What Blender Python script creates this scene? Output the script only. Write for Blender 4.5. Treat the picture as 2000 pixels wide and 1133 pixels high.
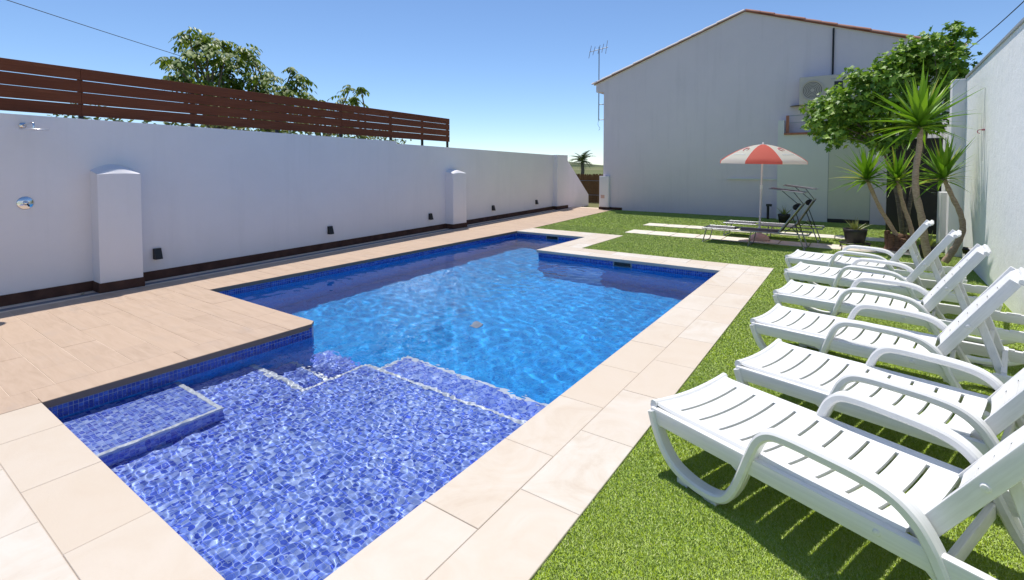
import bpy, math, random
import numpy as np
from mathutils import Vector, Matrix

# ------------------------------------------------------------------ camera, sky, sun, exposure
sc = bpy.context.scene
for o in list(bpy.data.objects):
    bpy.data.objects.remove(o)
col = sc.collection
R = math.radians
cam_d = bpy.data.cameras.new('camera')
cam = bpy.data.objects.new('camera', cam_d); col.objects.link(cam)
cam.location = (0, 0, 1.6)
cam.rotation_euler = (R(90 - 2.104), 0, R(34.642))
cam_d.sensor_width = 36.0
cam_d.lens = 965.5 / 2000 * 36
cam_d.shift_y = -(566.5 - 360.56) / 2000
cam_d.clip_start = 0.05
cam_d.clip_end = 9000
sc.camera = cam

SUN = Vector((0.275, -0.25, -1.0)).normalized()          # direction the light travels
elev = math.asin(-SUN.z)
azim = math.atan2(-SUN.x, -SUN.y)                        # from +Y towards +X
world = bpy.data.worlds.new('World'); sc.world = world; world.use_nodes = True
wn = world.node_tree; wn.nodes.clear()
sky = wn.nodes.new('ShaderNodeTexSky'); sky.sky_type = 'NISHITA'; sky.sun_disc = False
sky.sun_elevation = elev; sky.sun_rotation = azim
sky.air_density = 1.0; sky.dust_density = 0.0; sky.ozone_density = 6.0; sky.altitude = 1500
bg = wn.nodes.new('ShaderNodeBackground'); bg.inputs[1].default_value = 0.135
wo = wn.nodes.new('ShaderNodeOutputWorld')
wn.links.new(sky.outputs[0], bg.inputs[0]); wn.links.new(bg.outputs[0], wo.inputs[0])

sl = bpy.data.lights.new('sun', 'SUN'); sl.energy = 4.4; sl.angle = R(0.53); sl.color = (1.0, 0.955, 0.88)
sun = bpy.data.objects.new('sun', sl); col.objects.link(sun)
sun.rotation_euler = SUN.to_track_quat('-Z', 'Y').to_euler(); sun.location = (-6, 8, 20)
sl.cycles.is_caustics_light = True

sc.view_settings.view_transform = 'Standard'; sc.view_settings.look = 'None'
sc.view_settings.exposure = 0.15; sc.view_settings.gamma = 1.0
sc.view_settings.use_curve_mapping = False
sc.render.engine = 'CYCLES'
cy = sc.cycles
cy.use_denoising = True; cy.denoiser = 'OPENIMAGEDENOISE'
cy.max_bounces = 10; cy.diffuse_bounces = 4; cy.glossy_bounces = 4
cy.transmission_bounces = 8; cy.transparent_max_bounces = 8
cy.caustics_reflective = False; cy.caustics_refractive = True
cy.blur_glossy = 0.5; cy.sample_clamp_indirect = 6.0
rnd = random.Random(7)
rng = np.random.default_rng(11)

# ------------------------------------------------------------------ helpers
class MB:
    def __init__(s): s.v = []; s.f = []; s.sm = []
    def add(s, vs, fs, smooth=False):
        b = len(s.v); s.v += [tuple(p) for p in vs]
        for f in fs: s.f.append(tuple(i + b for i in f)); s.sm.append(smooth)
        return s
    def box(s, a, b, M=None):
        x0, y0, z0 = a; x1, y1, z1 = b
        vs = [(x0,y0,z0),(x1,y0,z0),(x1,y1,z0),(x0,y1,z0),(x0,y0,z1),(x1,y0,z1),(x1,y1,z1),(x0,y1,z1)]
        if M is not None: vs = [M @ Vector(p) for p in vs]
        return s.add(vs, [(0,3,2,1),(4,5,6,7),(0,1,5,4),(1,2,6,5),(2,3,7,6),(3,0,4,7)])
    def cbox(s, a, b, c, M=None):
        """box with chamfered top and side edges"""
        x0, y0, z0 = a; x1, y1, z1 = b
        def ring(i, z): return [(x0+i,y0+i,z),(x1-i,y0+i,z),(x1-i,y1-i,z),(x0+i,y1-i,z)]
        vs = ring(0, z0) + ring(0, z1-c) + ring(c, z1)
        fs = [(0,3,2,1)]
        for k in (0, 4):
            for i in range(4):
                j = (i+1) % 4; fs.append((k+i, k+j, k+4+j, k+4+i))
        fs.append((8,9,10,11))
        if M is not None: vs = [M @ Vector(p) for p in vs]
        return s.add(vs, fs)
    def tube(s, path, r, n=8, cap=True, smooth=True):
        P = [Vector(p) for p in path]; m = len(P)
        rs = r if hasattr(r, '__len__') else [r]*m
        vs = []; up = None
        for i, p in enumerate(P):
            t = (P[min(i+1, m-1)] - P[max(i-1, 0)]).normalized()
            if up is None:
                up = Vector((0,0,1)) if abs(t.z) < .9 else Vector((1,0,0))
            a = t.cross(up).normalized(); b = a.cross(t).normalized(); up = b
            for k in range(n):
                q = 2*math.pi*k/n; vs.append(p + a*(math.cos(q)*rs[i]) + b*(math.sin(q)*rs[i]))
        fs = []
        for i in range(m-1):
            for k in range(n):
                l = (k+1) % n; fs.append((i*n+k, i*n+l, (i+1)*n+l, (i+1)*n+k))
        s.add(vs, fs, smooth)
        if cap:
            s.add(vs[:n], [tuple(range(n))[::-1]]); s.add(vs[-n:], [tuple(range(n))])
        return s
    def lathe(s, prof, n=24, c=(0,0,0), smooth=True, a0=0, a1=2*math.pi):
        full = abs(a1-a0-2*math.pi) < 1e-6
        m = n if full else n+1
        vs = []
        for r, z in prof:
            for k in range(m):
                q = a0 + (a1-a0)*k/n; vs.append((c[0]+r*math.cos(q), c[1]+r*math.sin(q), c[2]+z))
        fs = []
        for i in range(len(prof)-1):
            for k in range(n):
                l = (k+1) % m if full else k+1
                fs.append((i*m+k, i*m+l, (i+1)*m+l, (i+1)*m+k))
        return s.add(vs, fs, smooth)
    def prism(s, poly, ext):
        """extrude a planar polygon (3D points) by a vector"""
        n = len(poly); e = Vector(ext)
        vs = [Vector(p) for p in poly] + [Vector(p)+e for p in poly]
        fs = [tuple(range(n))[::-1], tuple(range(n, 2*n))] + [(i, (i+1)%n, n+(i+1)%n, n+i) for i in range(n)]
        return s.add(vs, fs)
    def band(s, path, side, hw, th, smooth=True):
        """sweep a slightly rounded rectangle along a path; side = constant width direction"""
        P = [Vector(p) for p in path]; m = len(P); S = Vector(side).normalized()
        c = min(hw, th)*.45
        prof = [(-hw+c,-th),(hw-c,-th),(hw,-th+c),(hw,th-c),(hw-c,th),(-hw+c,th),(-hw,th-c),(-hw,-th+c)]
        n = 8; vs = []
        for i, p in enumerate(P):
            t = (P[min(i+1,m-1)] - P[max(i-1,0)]).normalized(); N = S.cross(t).normalized()
            for a, b in prof: vs.append(p + S*a + N*b)
        fs = [(i*n+k, i*n+(k+1)%n, (i+1)*n+(k+1)%n, (i+1)*n+k) for i in range(m-1) for k in range(n)]
        fs += [tuple(range(n))[::-1], tuple(range((m-1)*n, m*n))]
        return s.add(vs, fs, smooth)
    def mesh(s, name):
        me = bpy.data.meshes.new(name); me.from_pydata([tuple(p) for p in s.v], [], s.f)
        me.polygons.foreach_set('use_smooth', s.sm); me.update(); return me
    def build(s, name, mat, parent=None, **k):
        return obj(name, s.mesh(name), mat, parent, **k)

def obj(name, me, mat, parent=None, loc=None, auto=False):
    o = bpy.data.objects.new(name, me); col.objects.link(o)
    if mat is not None and len(me.materials) == 0: me.materials.append(mat)
    if parent is not None: o.parent = parent
    if loc is not None: o.location = loc
    return o
def fix_normals(o):
    import bmesh
    bm = bmesh.new(); bm.from_mesh(o.data); bmesh.ops.recalc_face_normals(bm, faces=bm.faces); bm.to_mesh(o.data); bm.free()
    return o
def bevel(o, w, seg=2):
    m = o.modifiers.new('bevel', 'BEVEL'); m.width = w; m.segments = seg; m.limit_method = 'ANGLE'; m.angle_limit = R(40)
    return o
def tag(o, label, cat, group=None):
    o['label'] = label; o['category'] = cat
    if group: o['group'] = group
    return o
def thing(name, label, cat, loc=(0,0,0), rz=0, group=None):
    o = bpy.data.objects.new(name, None); col.objects.link(o)
    o.location = loc; o.rotation_euler = (0,0,rz); o.empty_display_size = .1
    return tag(o, label, cat, group)
def struct(o): o['kind'] = 'structure'; return o
def copy_tree(o, parent=None):
    c = o.copy(); col.objects.link(c); c.parent = parent
    for ch in list(o.children): copy_tree(ch, c)
    return c
def spline(pts, n=6):
    """Catmull-Rom through points"""
    P = [Vector(p) for p in pts]; out = []
    for i in range(len(P)-1):
        a = P[max(i-1,0)]; b = P[i]; c = P[i+1]; d = P[min(i+2,len(P)-1)]
        for k in range(n):
            t = k/n
            out.append(.5*((2*b)+(c-a)*t+(2*a-5*b+4*c-d)*t*t+(3*b-a-3*c+d)*t*t*t))
    out.append(P[-1]); return out
def np_mesh(name, V, F, smooth=False):
    """fast mesh from arrays; F is (n,3) or (n,4)"""
    me = bpy.data.meshes.new(name); n, k = F.shape
    me.vertices.add(len(V)); me.vertices.foreach_set('co', np.ascontiguousarray(V, dtype=np.float32).ravel())
    me.loops.add(n*k); me.loops.foreach_set('vertex_index', np.ascontiguousarray(F, dtype=np.int32).ravel())
    me.polygons.add(n); me.polygons.foreach_set('loop_start', np.arange(0, n*k, k, dtype=np.int32))
    me.polygons.foreach_set('use_smooth', np.full(n, smooth))
    me.update(calc_edges=True); return me

# ------------------------------------------------------------------ materials
def mat(name, base, rough=.6, metal=0, spec=.5):
    m = bpy.data.materials.new(name); m.use_nodes = True
    b = m.node_tree.nodes['Principled BSDF']
    b.inputs['Base Color'].default_value = (*base, 1); b.inputs['Roughness'].default_value = rough
    b.inputs['Metallic'].default_value = metal; b.inputs['Specular IOR Level'].default_value = spec
    return m
class NT:
    """small node-tree writer"""
    def __init__(s, m): s.m = m; s.t = m.node_tree; s.b = s.t.nodes['Principled BSDF']
    def n(s, t, **k):
        x = s.t.nodes.new(t)
        for a, v in k.items(): setattr(x, a, v)
        return x
    def l(s, a, b): s.t.links.new(a, b)
    def set(s, inp, v):
        if hasattr(v, 'is_output'): s.l(v, inp)
        else: inp.default_value = v
    def math(s, op, a, b=None, clamp=False):
        x = s.n('ShaderNodeMath', operation=op, use_clamp=clamp); s.set(x.inputs[0], a)
        if b is not None: s.set(x.inputs[1], b)
        return x.outputs[0]
    def noise(s, scale, vec=None, detail=4, rough=.55, dist=0):
        x = s.n('ShaderNodeTexNoise'); x.inputs['Scale'].default_value = scale; x.inputs['Detail'].default_value = detail
        x.inputs['Roughness'].default_value = rough; x.inputs['Distortion'].default_value = dist
        if vec is not None: s.l(vec, x.inputs['Vector'])
        return x.outputs['Fac']
    def ramp(s, fac, stops):
        x = s.n('ShaderNodeValToRGB'); e = x.color_ramp.elements
        while len(e) < len(stops): e.new(.5)
        for k, (p, c) in enumerate(stops): e[k].position = p; e[k].color = (*c, 1)
        s.l(fac, x.inputs[0]); return x.outputs[0]
    def mix(s, f, a, b, mode='MIX'):
        x = s.n('ShaderNodeMix', data_type='RGBA', blend_type=mode)
        s.set(x.inputs[0], f)
        for i, v in ((6, a), (7, b)):
            if hasattr(v, 'is_output'): s.l(v, x.inputs[i])
            else: x.inputs[i].default_value = (*v, 1)
        return x.outputs[2]
    def bump(s, h, strength=.3, dist=.01, normal=None):
        x = s.n('ShaderNodeBump'); x.inputs['Strength'].default_value = strength; x.inputs['Distance'].default_value = dist
        s.l(h, x.inputs['Height'])
        if normal is not None: s.l(normal, x.inputs['Normal'])
        s.l(x.outputs[0], s.b.inputs['Normal']); return x.outputs[0]
    def pos(s): return s.n('ShaderNodeNewGeometry').outputs['Position']
    def mapv(s, v, scale):
        x = s.n('ShaderNodeMapping'); x.inputs['Scale'].default_value = scale; s.l(v, x.inputs[0]); return x.outputs[0]
    def orand(s): return s.n('ShaderNodeObjectInfo').outputs['Random']
    def color(s, c): s.l(c, s.b.inputs['Base Color'])

M = {}
def render_mat(name, base, tint, streaks=.12, bump=.25):
    """painted masonry render: faint stains, rain streaks, trowel relief"""
    m = mat(name, base, .88, spec=.25); t = NT(m); p = t.pos()
    big = t.noise(.9, p, 7, .68, .4); st = t.noise(1.0, t.mapv(p, (5, 5, .35)), 5, .65)
    c = t.mix(t.math('MULTIPLY', t.math('SUBTRACT', big, .35, True), 1.2, True), base, tint)
    k = t.math('MULTIPLY', t.math('SUBTRACT', st, .52, True), streaks*6, True)
    c = t.mix(k, c, tuple(x*.78 for x in tint)); t.color(c)
    t.bump(t.math('ADD', t.noise(40, p, 6, .7), t.math('MULTIPLY', t.noise(6, p, 3), 2.0)), bump, .006)
    return m
M['wall'] = render_mat('white_render', (.83,.80,.82), (.73,.71,.73), .10)
M['house'] = render_mat('house_render', (.74,.66,.72), (.65,.585,.645), .16, .3)
M['house2'] = render_mat('annex_render', (.72,.71,.70), (.66,.655,.64), .05)
M['house3'] = render_mat('annex_green_render', (.62,.62,.54), (.57,.57,.49), .05)
M['rwall'] = render_mat('right_wall_render', (.84,.84,.83), (.78,.79,.80), .10, .6)
M['plinth'] = mat('plinth_tile', (.075,.036,.028), .7, spec=.2)
t = NT(M['plinth']); t.color(t.ramp(t.noise(6, t.pos(), 4), [(.3,(.055,.026,.02)),(.7,(.1,.05,.038))]))
M['white_plastic'] = mat('white_resin', (.78,.78,.77), .42)
t = NT(M['white_plastic']); t.color(t.ramp(t.noise(5, None, 4, .6), [(.3,(.70,.70,.69)),(.6,(.78,.78,.775))])); t.bump(t.noise(350, None, 2), .04, .001)
M['white_tile'] = mat('white_edge_tile', (.66,.72,.80), .4)
M['black'] = mat('black_metal', (.012,.012,.013), .45)
M['black_plastic'] = mat('black_plastic', (.014,.014,.015), .4)
M['satin'] = mat('satin_steel', (.80,.80,.82), .32, .9)
M['sunlit_mortar_tile'] = mat('sunlit_verge_tile', (.72,.60,.54), .85)  # left verge: mortar paleness and sunlit edge both put into the tile colour
M['chrome'] = mat('chrome', (.75,.76,.78), .12, 1)
M['steel'] = mat('grey_steel_tube', (.30,.31,.33), .35, .8)
M['fabric'] = mat('grey_mesh_fabric', (.055,.055,.064), .7)
t = NT(M['fabric']); t.bump(t.noise(220, None, 2), .3, .002)
M['foam'] = mat('black_pillow', (.012,.012,.014), .85)
M['terracotta'] = mat('terracotta', (.42,.15,.09), .8)
t = NT(M['terracotta']); t.color(t.mix(t.orand(), t.ramp(t.noise(5, t.pos(), 5), [(.3,(.30,.10,.06)),(.7,(.50,.21,.13))]), (.46,.22,.15)))
M['mortar'] = mat('verge_mortar', (.70,.66,.62), .9)
M['pot'] = mat('dark_pot', (.018,.016,.017), .5)
M['soil'] = mat('soil', (.05,.035,.025), .95)
M['wire'] = mat('cable_black', (.015,.015,.017), .6)
M['grey_plastic'] = mat('grey_pvc', (.32,.34,.36), .5)
M['drain'] = mat('drain_grating', (.17,.175,.20), .7, spec=.2)
M['gate'] = mat('charcoal_gate', (.012,.012,.016), .4)
M['sheet'] = mat('grey_corrugated_sheet', (.42,.42,.43), .5)
M['cream'] = mat('cream_metal', (.58,.51,.46), .5)
M['grille'] = mat('fan_grille', (.05,.04,.04), .6)

# wood-look slats of the fence
m = mat('brown_composite_slat', (.10,.045,.028), .75, spec=.12); t = NT(m); p = t.n('ShaderNodeTexCoord').outputs['Object']
g = t.noise(3, t.mapv(p, (1,.6,26)), 6, .7)
c = t.ramp(g, [(.25,(.13,.042,.022)),(.55,(.21,.070,.036)),(.8,(.29,.10,.054))])
c = t.mix(t.math('MULTIPLY', t.orand(), .45), c, (.13,.04,.024)); t.color(c); t.bump(g, .2, .003); M['slat'] = m

# pool mosaic: small square glass tiles, pale grout, each its own blue
def mosaic(name, cols, grout, S=.0285, rough=.18):
    m = mat(name, (.05,.1,.5), rough); t = NT(m); p = t.pos()
    geo = t.n('ShaderNodeNewGeometry'); sn = t.n('ShaderNodeSeparateXYZ'); t.l(geo.outputs['True Normal'], sn.inputs[0])
    sp = t.n('ShaderNodeSeparateXYZ'); t.l(p, sp.inputs[0])
    gs = []; cells = []
    for a in range(3):
        q = t.math('DIVIDE', sp.outputs[a], S); q = t.math('ADD', q, .37)
        fr = t.math('FRACT', q); d = t.math('ABSOLUTE', t.math('SUBTRACT', fr, .5))
        e = t.math('MULTIPLY', t.math('SUBTRACT', d, .435, True), 40, True)
        k = t.math('LESS_THAN', t.math('ABSOLUTE', sn.outputs[a]), .5)
        gs.append(t.math('MULTIPLY', e, k)); cells.append(t.math('MULTIPLY', t.math('FLOOR', q), k))
    g = t.math('MAXIMUM', t.math('MAXIMUM', gs[0], gs[1]), gs[2])
    cv = t.n('ShaderNodeCombineXYZ')
    for a in range(3): t.l(cells[a], cv.inputs[a])
    w = t.n('ShaderNodeTexWhiteNoise', noise_dimensions='3D'); t.l(cv.outputs[0], w.inputs[0])
    c = t.ramp(w.outputs['Value'], cols); t.b.inputs['Coat Weight'].default_value = 0
    c = t.mix(g, c, grout); t.color(c)
    t.set(t.b.inputs['Roughness'], t.math('ADD', t.math('MULTIPLY', g, .5), rough))
    t.bump(t.math('SUBTRACT', 1.0, g), .35, .002)
    return m
M['mosaic'] = mosaic('blue_mosaic', [(0,(.04,.08,.55)),(.3,(.09,.16,.72)),(.65,(.20,.31,.84)),(1,(.40,.52,.90))], (.34,.45,.82))
M['mosaic_deep'] = mosaic('depth_tint_mosaic', [(0,(.008,.21,.64)),(.4,(.010,.29,.77)),(.75,(.014,.34,.82)),(1,(.03,.41,.86))], (.02,.37,.83))  # azure tint of the deep water painted into the tile colours
M['mosaic_dry'] = mat('blue_glass_tile', (.02,.06,.36), .22)
t = NT(M['mosaic_dry']); gi = t.n('ShaderNodeNewGeometry').outputs['Random Per Island']
t.color(t.ramp(gi, [(0,(.010,.045,.32)),(.5,(.022,.085,.48)),(1,(.05,.15,.60))]))
M['grout'] = mat('pale_blue_grout', (.45,.55,.72), .8)

# cream stone coping
m = mat('cream_stone_coping', (.78,.68,.57), .62, spec=.3); t = NT(m); p = t.pos()
v1 = t.noise(2.1, p, 8, .66, 1.6); v2 = t.noise(9, t.mapv(p, (1,.35,1)), 6, .65, .6)
c = t.ramp(v1, [(.28,(.50,.40,.31)),(.45,(.59,.52,.44)),(.62,(.65,.60,.545))])
c = t.mix(t.math('MULTIPLY', t.math('SUBTRACT', v2, .55, True), 1.6, True), c, (.56,.42,.30))
rr = t.orand(); c = t.mix(t.math('MULTIPLY', rr, .6), c, (.65,.605,.55)); c = t.mix(t.math('MULTIPLY', t.math('FRACT', t.math('MULTIPLY', rr, 7.3)), .8), c, (.575,.475,.375)); t.color(c)
t.bump(t.noise(60, p, 6, .7), .18, .004); M['coping'] = m
M['joint'] = mat('coping_grout', (.55,.47,.40), .9)
# tan plank tiles of the deck
m = mat('tan_plank_tile', (.50,.36,.25), .6, spec=.3); t = NT(m); p = t.pos()
g = t.noise(2.2, t.mapv(p, (1,7,1)), 7, .65, .8); b = t.noise(1.3, p, 4, .6)
c = t.ramp(g, [(.25,(.39,.28,.20)),(.5,(.475,.35,.26)),(.8,(.55,.42,.32))])
c = t.mix(t.math('MULTIPLY', t.math('SUBTRACT', t.noise(5.5, t.mapv(p, (.5,1,1)), 4, .6), .55, True), 2.6, True), c, (.40,.32,.27))
c = t.mix(t.math('MULTIPLY', t.orand(), .5), c, (.53,.39,.285)); t.color(c)
t.bump(g, .12, .004); M['deck'] = m
M['deck_joint'] = mat('deck_grout', (.70,.57,.45), .9)
M['nosing'] = mat('brown_nosing', (.20,.15,.115), .6)
# lawn
m = mat('turf_blade', (.09,.2,.02), .5, spec=.22); t = NT(m)
a = t.n('ShaderNodeAttribute', attribute_name='tint'); pn = t.noise(1.9, t.pos(), 5, .65)
c = t.ramp(a.outputs['Fac'], [(0,(.20,.33,.04)),(.5,(.36,.52,.09)),(.85,(.49,.62,.16)),(1,(.64,.67,.34))])
c = t.mix(t.math('MULTIPLY', t.math('SUBTRACT', pn, .45, True), 2.0, True), c, (.46,.55,.14)); t.color(c)
nm = t.n('ShaderNodeVectorMath', operation='ADD'); t.l(t.n('ShaderNodeNewGeometry').outputs['Normal'], nm.inputs[0]); nm.inputs[1].default_value = (0,0,1.3)
nz = t.n('ShaderNodeVectorMath', operation='NORMALIZE'); t.l(nm.outputs[0], nz.inputs[0]); t.l(nz.outputs[0], t.b.inputs['Normal']); M['blade'] = m
m = mat('turf_backing', (.05,.1,.015), .95, spec=.0); t = NT(m); p = t.pos()
t.color(t.ramp(t.noise(170, p, 3, .7), [(.3,(.22,.32,.02)),(.55,(.36,.49,.04)),(.75,(.46,.58,.07))]))
t.bump(t.noise(220, p, 2), .8, .02); M['turf'] = m
M['path'] = mat('pale_path_stone', (.68,.62,.52), .8)
t = NT(M['path']); t.color(t.ramp(t.noise(5, t.pos(), 6, .7), [(.3,(.55,.48,.39)),(.6,(.74,.69,.60))])); t.bump(t.noise(30, t.pos(), 5), .5, .01)
# ground and far land
m = mat('dry_earth_and_fields', (.2,.17,.1), .95, spec=.1); t = NT(m); p = t.pos()
c = t.ramp(t.noise(.01, p, 6, .6), [(.35,(.20,.17,.09)),(.5,(.13,.16,.06)),(.65,(.26,.22,.13))])
c = t.mix(t.math('MULTIPLY', t.noise(.6, p, 5), .4), c, (.11,.12,.05)); t.color(c); M['ground'] = m
m = mat('scrub_hill', (.07,.1,.05), .95, spec=.1); t = NT(m)
t.color(t.ramp(t.noise(.02, t.pos(), 6, .7), [(.35,(.05,.075,.035)),(.6,(.12,.13,.07)),(.75,(.2,.18,.11))])); M['hill'] = m

def leaf_mat(name, stops, rough=.45, trans=.25, attr=None):
    m = mat(name, stops[0][1], rough, spec=.4); t = NT(m)
    gi = t.n('ShaderNodeNewGeometry').outputs['Random Per Island'] if attr is None else attr(t)
    c = t.ramp(gi, stops); t.color(c)
    tr = t.n('ShaderNodeBsdfTranslucent'); t.l(t.mix(1.0, c, (1.0,1.0,.45), 'MULTIPLY'), tr.inputs[0])
    mx = t.n('ShaderNodeMixShader'); mx.inputs[0].default_value = trans
    out = t.t.nodes['Material Output']
    t.l(t.b.outputs[0], mx.inputs[1]); t.l(tr.outputs[0], mx.inputs[2]); t.l(mx.outputs[0], out.inputs[0])
    return m
M['fig'] = leaf_mat('fig_leaf', [(0,(.07,.15,.018)),(.4,(.15,.29,.032)),(.75,(.27,.43,.05)),(1,(.38,.54,.08))], .5)
M['walnut'] = leaf_mat('walnut_leaf', [(0,(.065,.12,.018)),(.5,(.14,.22,.03)),(1,(.27,.34,.06))], .5)
M['hedge'] = leaf_mat('hedge_leaf', [(0,(.06,.10,.02)),(.5,(.13,.18,.03)),(1,(.25,.27,.05))], .5)
M['yucca'] = leaf_mat('yucca_leaf', [(0,(.10,.22,.015)),(.5,(.17,.34,.025)),(.86,(.26,.42,.04)),(.94,(.44,.48,.07)),(1,(.55,.46,.12))], .35, .3, lambda t: t.orand())
M['agave'] = leaf_mat('snake_plant_leaf', [(0,(.09,.15,.05)),(.5,(.22,.26,.09)),(1,(.42,.40,.18))], .4, .15)
M['palm'] = leaf_mat('palm_frond', [(0,(.03,.06,.015)),(1,(.09,.13,.04))], .5)
def bark(name, a, b, s):
    m = mat(name, a, .9, spec=.15); t = NT(m); p = t.n('ShaderNodeTexCoord').outputs['Object']
    g = t.noise(s, t.mapv(p, (1,1,3.5)), 6, .7); t.color(t.ramp(g, [(.3,a),(.7,b)])); t.bump(g, .7, .02); return m
M['bark'] = bark('grey_bark', (.09,.075,.06), (.25,.21,.17), 9)
M['yucca_bark'] = bark('yucca_bark', (.30,.20,.14), (.58,.43,.33), 22)
M['stump'] = bark('stump_bark', (.07,.04,.028), (.26,.15,.10), 16)
M['reed'] = bark('reed_screen', (.09,.045,.022), (.28,.16,.075), 14)
# parasol cloth
def cloth(name, c):
    m = mat(name, c, .7, spec=.2); t = NT(m)
    tr = t.n('ShaderNodeBsdfTranslucent'); tr.inputs[0].default_value = (*c, 1)
    mx = t.n('ShaderNodeMixShader'); mx.inputs[0].default_value = .65
    t.l(t.b.outputs[0], mx.inputs[1]); t.l(tr.outputs[0], mx.inputs[2]); t.l(mx.outputs[0], t.t.nodes['Material Output'].inputs[0])
    return m
M['cloth_red'] = cloth('coral_red_cloth', (.85,.20,.17)); M['cloth_white'] = cloth('white_cloth', (.90,.89,.88))
M['logo_red'] = mat('logo_red', (.62,.20,.22), .7); M['logo_grey'] = mat('logo_grey', (.50,.52,.52), .7)
M['pole'] = mat('white_pole', (.70,.66,.65), .4)
M['base'] = mat('pink_parasol_base', (.62,.42,.36), .8)

# water
m = bpy.data.materials.new('pool_water'); m.use_nodes = True; nt = m.node_tree; nt.nodes.clear()
gl = nt.nodes.new('ShaderNodeBsdfGlass'); gl.inputs['IOR'].default_value = 1.333; gl.inputs['Roughness'].default_value = 0
gl.inputs['Color'].default_value = (1,1,1,1)
ou = nt.nodes.new('ShaderNodeOutputMaterial')
nt.links.new(gl.outputs[0], ou.inputs['Surface'])
M['water'] = m
# ------------------------------------------------------------------ ground, hills
WX = lambda y: -7.89 - .0795*y            # inner face of the left boundary wall
RX = lambda y: 1.245 + .0305*y               # inner face of the right boundary wall
DX = lambda y: -6.83 - .075*(y - 10.86)   # edge between deck and lawn beyond the pool
g = MB(); B = 4500; hx0, hx1, hy0, hy1 = -7.05, -1.45, .7, 10.4; z = -.06
for (a, b, c, d) in ((-B,-B,B,hy0), (-B,hy1,B,B), (-B,hy0,hx0,hy1), (hx1,hy0,B,hy1)):
    g.add([(a,b,z),(c,b,z),(c,d,z),(a,d,z)], [(0,1,2,3)])
struct(g.build('ground', M['ground']))
h = MB(); vs = []; fs = []; N = 90
for i in range(N+1):
    q = R(60) + R(110)*i/N                 # far ridge, from ahead-left round to the left
    r = 1500 + 120*math.sin(q*5)
    top = 9 + 14*max(0, math.sin(q*9+.9))*max(.2, math.sin(q*3.1+.4)) + 4*math.sin(q*31) + rnd.uniform(-1.5,1.5)
    for k, (dr, hh) in enumerate(((0,-2),(140,top*.55),(260,top),(420,top*.4),(520,-2))):
        vs.append(((r+dr)*math.cos(q), (r+dr)*math.sin(q), hh))
for i in range(N):
    for k in range(4): a = i*5+k; fs.append((a, a+5, a+6, a+1))
h.add(vs, fs, True); struct(h.build('hills', M['hill']))

# ------------------------------------------------------------------ pool basin
ZW = -.12; ZF = -1.40
OUT = [(-4.53,.87),(-1.63,.87),(-1.63,8.06),(-4.95,8.06),(-4.95,10.15),(-6.88,10.15),(-6.88,2.97),(-4.53,2.97)]
pb = MB()
pb.add([(-4.53,.87,ZF),(-1.63,.87,ZF),(-1.63,2.97,ZF),(-4.53,2.97,ZF),(-6.88,2.97,ZF),(-6.88,8.06,ZF),(-1.63,8.06,ZF),(-6.88,10.15,ZF),(-4.95,10.15,ZF),(-4.95,8.06,ZF)], [(0,1,2,3),(4,2,6,5),(5,9,8,7)])
for i in range(8):
    (x0,y0),(x1,y1) = OUT[i], OUT[(i+1)%8]
    pb.add([(x0,y0,ZF),(x1,y1,ZF),(x1,y1,-.02),(x0,y0,-.02)], [(0,1,2,3)])
basin = struct(pb.build('pool', M['mosaic_deep']))
def step(name, x0, x1, y0, y1, top, edges):
    s = MB().box((x0,y0,ZF+.002),(x1,y1,top)).build(name, M['mosaic'], basin)
    e = MB(); w = .030; zt = top+.004; k = .004
    for d in edges:
        if d == 'N': e.box((x0,y1-w,top-.03),(x1,y1+k,zt))
        if d == 'E': e.box((x1-w,y0,top-.03),(x1+k,y1+(k if 'N' in edges else 0),zt-.0007))
        if d == 'W': e.box((x0-k,y0,top-.03),(x0+w,y1+(k if 'N' in edges else 0),zt-.0007))
    if edges: e.build('edge_tiles', M['white_tile'], s)
    return s
plat = [step('platform', -4.528, -1.632, .872, 2.36, -.45, ''),
        step('platform', -3.72, -1.634, 2.3605, 2.98, -.4505, 'NW'),
        step('step', -3.76, -1.636, 2.98, 3.53, -.76, 'NW'),
        step('step', -4.526, -3.722, 2.362, 2.74, -.70, 'N'),
        step('step', -4.70, -3.765, 2.98, 3.26, -.98, '')]
step('step', -4.524, -3.767, 2.741, 2.98, -.9805, '')
MB().box((-4.526,2.31,-.452),(-3.70,2.364,-.446)).build('edge_tiles', M['white_tile'], plat[0])
step('shelf', -4.527, -3.77, .873, 1.73, -.25, 'NE')
# waterline band of separate little tiles
bt = MB(); gb = MB(); P_ = .0285
def band_wall(p0, p1, n):
    p0 = Vector((*p0,0)); p1 = Vector((*p1,0)); n = Vector((*n,0)); d = p1-p0; L = d.length; d.normalize()
    z0, z1 = -.21, -.036
    q = [p0+n*.001, p1+n*.001]
    gb.add([q[0]+Vector((0,0,z0)), q[1]+Vector((0,0,z0)), q[1]+Vector((0,0,z1)), q[0]+Vector((0,0,z1))], [(0,1,2,3)])
    k = int(L/P_)
    for i in range(k):
        for r in range(6):
            a = i*P_+.0018; b = (i+1)*P_-.0018; zz = z1-(r+1)*P_+.0018; zt = z1-r*P_-.0018
            if zz < z0: continue
            o0 = .0015; o1 = .0035 + rnd.uniform(-.0006,.0006)
            f = [p0+d*a+n*o1+Vector((0,0,zz)), p0+d*b+n*o1+Vector((0,0,zz)), p0+d*b+n*o1+Vector((0,0,zt)), p0+d*a+n*o1+Vector((0,0,zt))]
            bk = [v-n*(o1-o0) for v in f]
            bt.add(f+bk, [(0,1,2,3),(0,4,5,1),(1,5,6,2),(2,6,7,3),(3,7,4,0)])
band_wall((-4.53,.87),(-4.53,2.97),(1,0)); band_wall((-6.88,2.97),(-6.88,10.15),(1,0))
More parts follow.
